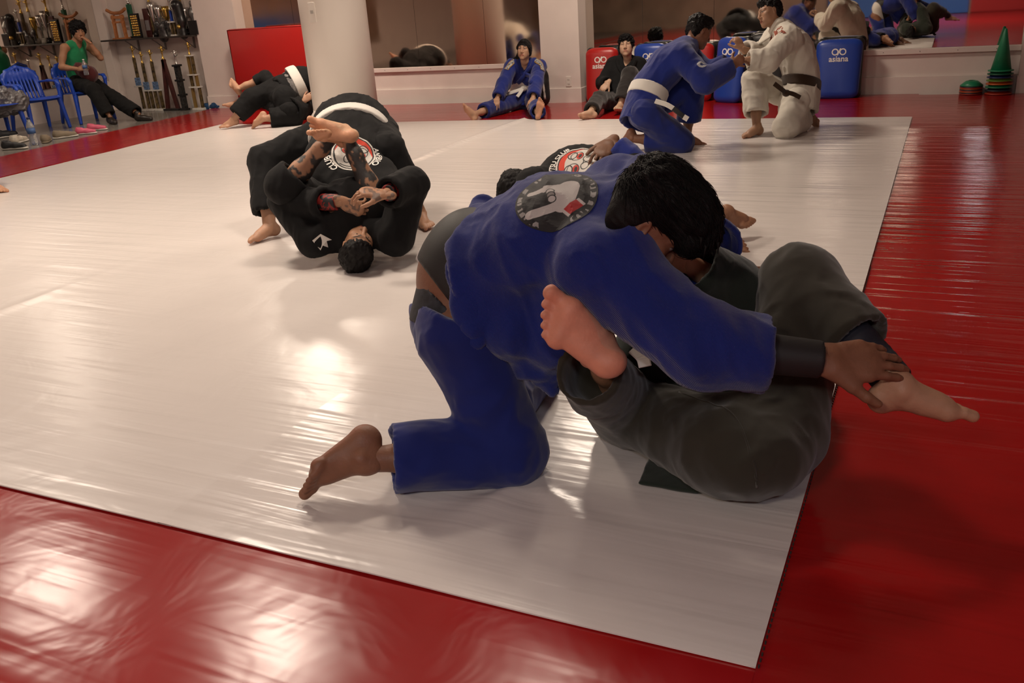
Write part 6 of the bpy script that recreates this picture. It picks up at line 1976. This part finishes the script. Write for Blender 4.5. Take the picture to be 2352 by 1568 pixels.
# ------------------------------------------------------------------ emblems, collars, patches
def seg_d(x, y, ax, ay, bx_, by_):
    dx, dy = bx_ - ax, by_ - ay
    t = np.clip(((x - ax) * dx + (y - ay) * dy) / (dx * dx + dy * dy + 1e-9), 0, 1)
    return np.hypot(x - ax - t * dx, y - ay - t * dy)
def paint(col, m, c):
    col[m] = c
def fn_hand(x, y):
    """black disc with a white hand, thumb and little finger out, a red wristband"""
    col = np.tile(np.array((0.012, 0.012, 0.014)), (len(x), 1)); r = np.hypot(x, y)
    n = vnoise(np.stack([np.arctan2(y, x) * 14, r * 9, 0 * x], 1), 3)
    paint(col, (r > 0.82) & (r < 0.95) & (n > 0.55) & ((x < -0.4) | (x > 0.35)), (0.3, 0.29, 0.28))
    W = (0.5, 0.47, 0.45); G = (0.26, 0.24, 0.23)
    paint(col, seg_d(x, y, 0.3, 0.22, 0.18, -0.25) < 0.27, W)
    paint(col, seg_d(x, y, 0.2, 0.3, -0.62, 0.22) < 0.115 - 0.03 * (x < -0.3), W)
    paint(col, seg_d(x, y, 0.1, -0.3, -0.6, -0.48) < 0.12, W)
    for k in range(3):
        paint(col, np.hypot(x + 0.12 - 0.02 * k, y - 0.12 + 0.11 * k) < 0.1, W if k % 2 == 0 else G)
        paint(col, np.abs(np.hypot(x + 0.12 - 0.02 * k, y - 0.12 + 0.11 * k) - 0.1) < 0.014, (0.03, 0.03, 0.03))
    a = (x - 0.42) * 0.78 + (y + 0.42) * 0.62; b_ = -(x - 0.42) * 0.62 + (y + 0.42) * 0.78
    paint(col, (np.abs(a) < 0.26) & (np.abs(b_) < 0.13), (0.5, 0.46, 0.44)); paint(col, (np.abs(a) < 0.19) & (np.abs(b_) < 0.13), (0.38, 0.012, 0.015))
    return col, r < 1.0
def fn_face(x, y):
    """red roundel in a white ring with a pale big-eyed face"""
    r = np.hypot(x, y)
    col = np.tile(np.array((0.5, 0.035, 0.012)), (len(x), 1))
    W = (0.5, 0.47, 0.43)
    f = ((x - 0.18) / 0.74) ** 2 + (y / 0.86) ** 2 < 1
    paint(col, f, W)
    for s in (-1, 1):
        ey = s * 0.36
        paint(col, ((x + 0.1) / 0.3) ** 2 + ((y - ey) / 0.28) ** 2 < 1, (0.02, 0.02, 0.02))
        paint(col, ((x + 0.1) / 0.26) ** 2 + ((y - ey) / 0.24) ** 2 < 1, W)
        paint(col, ((x - 0.02) / 0.14) ** 2 + ((y - ey) / 0.2) ** 2 < 1, (0.42, 0.03, 0.015))
        paint(col, ((x - 0.04) / 0.075) ** 2 + ((y - ey) / 0.12) ** 2 < 1, (0.02, 0.02, 0.02))
        paint(col, np.abs(np.hypot((x + 0.32) / 0.9, (y - ey * 1.1)) - 0.22) < 0.028, (0.02, 0.02, 0.02))
        paint(col, np.abs(np.hypot(x - 0.42, y - s * 0.2) - 0.18) < 0.022, (0.03, 0.03, 0.03))
    paint(col, (np.abs(x - 0.66 - 0.12 * np.cos(y * 3)) < 0.022) & (np.abs(y) < 0.5), (0.02, 0.02, 0.02))
    paint(col, (np.abs(x - 0.3) < 0.02) & (np.abs(y) < 0.12), (0.02, 0.02, 0.02))
    paint(col, r > 0.86, (0.01, 0.01, 0.01)); paint(col, r > 0.92, (0.55, 0.52, 0.48))
    return col, r < 1.0
def axes(n, along):
    n = unit(n); u = unit(along - n * (along @ n)); v = np.cross(n, u)
    return n, u, v
def pick(tree, px, py):
    """the point of a surface seen at a pixel of the photograph"""
    h = tree.ray_cast(Vector(CPOS), Vector(unit(ray(px, py))))
    return (np.array(h[0]), np.array(h[1])) if h[0] is not None else (None, None)
# the foreground man's back
c, nn = pick(A['tree'], 1275, 448)
if c is not None:
    n, u, v = axes(nn - CF * 0.2, JA['neck'] - JA['belly'])
    emblem('back_emblem', c, u, v, n, 0.115, 260, fn_hand, A['jacket'], A['tree'], level=lambda nm, me, m, p: sub(nm, me, m, p))
# the man in black behind him
c, nn = pick(C['tree'], 1325, 372)
if c is not None:
    n, u, v = axes(nn * 1.0, JC['pelvis'] - JC['neck'])
    e = emblem('back_emblem', c, u, v, n, 0.135, 200, fn_face, C['jacket'], C['tree'], level=lambda nm, me, m, p: sub(nm, me, m, p))
    print_text('lettering', 'JIU-JITSU CLUB', c, u, v, n, 0.042, M_lett, C['jacket'], C['tree'], arc=(0.15, math.pi), level=sub)
    print_text('lettering', 'LA GEN', c, u, -v, n, 0.03, M_lett, C['jacket'], C['tree'], arc=(0.15, 0.4), level=sub) if False else None
# the man bent over in the triangle: emblem upside down on his back
c, nn = pick(E_['tree'], 812, 352)
if c is not None:
    n, u, v = axes(nn, JE['neck'] - JE['pelvis'])
    e = emblem('back_emblem', c, u, v, n, 0.125, 170, fn_face, E_['jacket'], E_['tree'], level=lambda nm, me, m, p: sub(nm, me, m, p))
    print_text('lettering', 'ANFIBIO', c, u, v, n, 0.045, M_lett, E_['jacket'], E_['tree'], arc=(0.14, math.pi / 2), level=sub)
    print_text('lettering', 'CLUB', c, u, v, n, 0.045, M_lett, E_['jacket'], E_['tree'], arc=(0.14, -0.9), level=sub)
# the kneeling man in blue
c, nn = pick(K_['tree'], 1487, 132)
if c is not None:
    n, u, v = axes(nn, JK['neck'] - JK['pelvis'])
    def fn_k(x, y):
        col = np.tile(np.array((0.03, 0.03, 0.04)), (len(x), 1)); r = np.hypot(x, y)
        paint(col, r < 0.9, (0.5, 0.48, 0.45)); paint(col, (r < 0.84) & (x > 0.25), (0.45, 0.03, 0.02)); paint(col, (seg_d(x, y, -0.5, -0.3, 0.1, 0.3) < 0.1) | (np.abs(np.hypot(x + 0.3, y - 0.3) - 0.2) < 0.05), (0.03, 0.03, 0.035))
        return col, r < 1
    emblem('back_emblem', c, u, v, n, 0.115, 110, fn_k, K_['jacket'], K_['tree'], level=lambda nm, me, m, p: sub(nm, me, m, p))
c, nn = pick(K_['tree'], 1612, 148)
if c is not None:
    n, u, v = axes(nn, CR)
    def fn_ring(x, y):
        r = np.hypot(x, y * 1.2)
        return np.tile(np.array((0.4, 0.4, 0.42)), (len(x), 1)), (np.abs(r - 0.6) < 0.3) & ~((x > 0.2) & (np.abs(y) < 0.15))
    emblem('sleeve_patch', c, u, v, n, 0.045, 30, fn_ring, K_['jacket'], K_['tree'], level=lambda nm, me, m, p: sub(nm, me, m, p))
# belt tail of the kneeling man in blue: white, black tip with a white stripe
tl = [P(1540, 246, kD - 0.28), P(1560, 260, kD - 0.3), P(1582, 275, kD - 0.3)]
o = sub('belt_end', ribbon_on(None, [P(1505, 232, kD - 0.26), P(1530, 240, kD - 0.29), P(1548, 250, kD - 0.3)], 0.04, 0.006, 6, side=-CF), M_belt, K_['belt'])
sub('belt_tip', ribbon_on(None, [P(1546, 249, kD - 0.302), P(1560, 260, kD - 0.306), P(1572, 270, kD - 0.306)], 0.042, 0.007, 6, side=-CF), M_blackv, K_['belt'])
sub('belt_tip_stripe', ribbon_on(None, [P(1570, 268, kD - 0.307), P(1580, 274, kD - 0.308)], 0.044, 0.007, 4, side=-CF), M_belt, K_['belt'])
# the man in white: lapel, monogram on the sleeve, knot and ends of the brown belt
M_mono = mat('rust thread', (0.24, 0.045, 0.018), rough=0.7)
c, nn = pick(L_['tree'], 1788, 72)
if c is not None:
    n, u, v = axes(-CF + nn * 0.3, CR)
    if v @ CD > 0: v = -v
    print_text('monogram', 'R', c + u * 0.006 - v * 0.004, u, v, n, 0.15, M_mono, L_['jacket'], L_['tree'], level=sub, bold=0.03)
    print_text('monogram', 'C', c - u * 0.02 + v * 0.008, u, v, n, 0.15, M_mono, L_['jacket'], L_['tree'], level=sub, bold=0.03, lift=0.004)
sub('knot', fastmesh('knot', *Solid().ell(P(1806, 214, lD - 0.22), (0.035, 0.04, 0.03), k=0).mesh(0.006)), MATS['brown belt cotton'], L_['belt'])
sub('belt_end', ribbon_on(None, [P(1806, 212, lD - 0.24), P(1822, 216, lD - 0.26), P(1838, 224, lD - 0.26)], 0.04, 0.006, 5, side=-CF), MATS['brown belt cotton'], L_['belt'])
sub('belt_end', ribbon_on(None, [P(1804, 212, lD - 0.24), P(1795, 205, lD - 0.27), P(1778, 192, lD - 0.28)], 0.042, 0.006, 5, side=-CF), MATS['brown belt cotton'], L_['belt'])
def lapel(D_, pts, m, w=0.05, t=0.012):
    """thick collar band following the jacket through the picture points it passes in the photograph"""
    q = []
    for p in pts:
        if isinstance(p, np.ndarray): q.append(p); continue
        c_, n_ = pick(D_['tree'], *p)
        if c_ is not None: q.append(c_)
    if len(q) > 1:
        sub('lapel', ribbon_on(D_['tree'], q, w, t, 8), m, D_['jacket'], True)
lapel(L_, [(1800, 45), (1775, 62), (1750, 78), (1744, 100)], M_whitec, 0.06)
# the young woman: lapels crossing over the chest, shoulder patches, belt knot and ends
lapel(I_, [(1184, 135), (1188, 150), (1200, 168), (1222, 190)], M_blue, 0.05, 0.012)
lapel(I_, [(1228, 135), (1222, 150), (1208, 168), (1190, 190)], M_blue, 0.05, 0.016)
for pts in ([(1186, 136), (1172, 148), (1163, 160)], [(1230, 138), (1242, 148), (1246, 162)]):
    q = [pick(I_['tree'], *p)[0] for p in pts]
    if all(x is not None for x in q):
        o = sub('shoulder_patch', ribbon_on(I_['tree'], q, 0.06, 0.003, 6, lift=0.004), mat('mustard trim', (0.3, 0.17, 0.03), rough=0.7), I_['jacket'])
        sub('patch_text', ribbon_on(I_['tree'], q, 0.042, 0.003, 6, lift=0.007), mat('black and white woven text', (0.3, 0.29, 0.28), rough=0.7, var=0.98, vscale=60), I_['jacket'])
bc = pick(I_['tree'], 1202, 205)[0]
if bc is not None:
    sub('knot', fastmesh('knot', *Solid().ell(bc - CF * 0.03, (0.045, 0.03, 0.035), k=0).mesh(0.006)), M_belt, I_['belt'])
    d0 = proj(bc)[2] - 0.05
    sub('belt_end', ribbon_on(None, [P(1200, 204, d0), P(1182, 210, d0 - 0.03), P(1164, 216, d0 - 0.04)], 0.04, 0.006, 5, side=-CF), M_belt, I_['belt'])
    sub('belt_end', ribbon_on(None, [P(1200, 204, d0), P(1194, 214, d0 - 0.04), P(1188, 222, d0 - 0.06)], 0.04, 0.006, 5, side=-CF), M_belt, I_['belt'])
# the young man in black: lapels
lapel(J_, [(1418, 138), (1420, 150), (1428, 165), (1440, 180)], M_black, 0.05, 0.012)
lapel(J_, [(1460, 138), (1455, 150), (1445, 165), (1436, 180)], M_black, 0.05, 0.014)
# the tattooed man: white flag patch on the sleeve
c, nn = pick(F_['tree'], 741, 556)
if c is not None:
    n, u, v = axes(nn - CF, CR)
    if v @ CD > 0: v = -v
    pl = [(-0.055, 0.01), (-0.01, 0.045), (0.05, 0.012), (0.022, 0.006), (0.03, -0.03), (0.0, -0.018), (-0.012, -0.045)]
    sub('sleeve_patch', (onto(F_['tree'], c, u, v, n, pl, 0.004), [list(range(len(pl)))]), M_belt, F_['jacket'])
# collar of the foreground jacket
0 and lapel(A, [(1462, 372), (1446, 420), (1440, 470), (1452, 530), (1480, 600), (1506, 650)], M_blue, 0.06, 0.012)
# seams of the olive trousers
trB = bvh(*B['pantsVF'])
def seam(tree, pts, parent, m, r=0.003):
    q = [pick(tree, *p)[0] for p in pts]
    q = [x for x in q if x is not None]
    if len(q) > 2:
        sub('seam', tube(nbm(), [np.array(tree.find_nearest(Vector(x))[0]) for x in spline(q, 6)], r, 6), m, parent, True)
seam(trB, [(1560, 900), (1640, 930), (1690, 960), (1720, 1030), (1738, 1120)], B['pants'], M_olive)
for _o in list(bpy.data.objects):
    if '_world' in _o:
        del _o['_world']
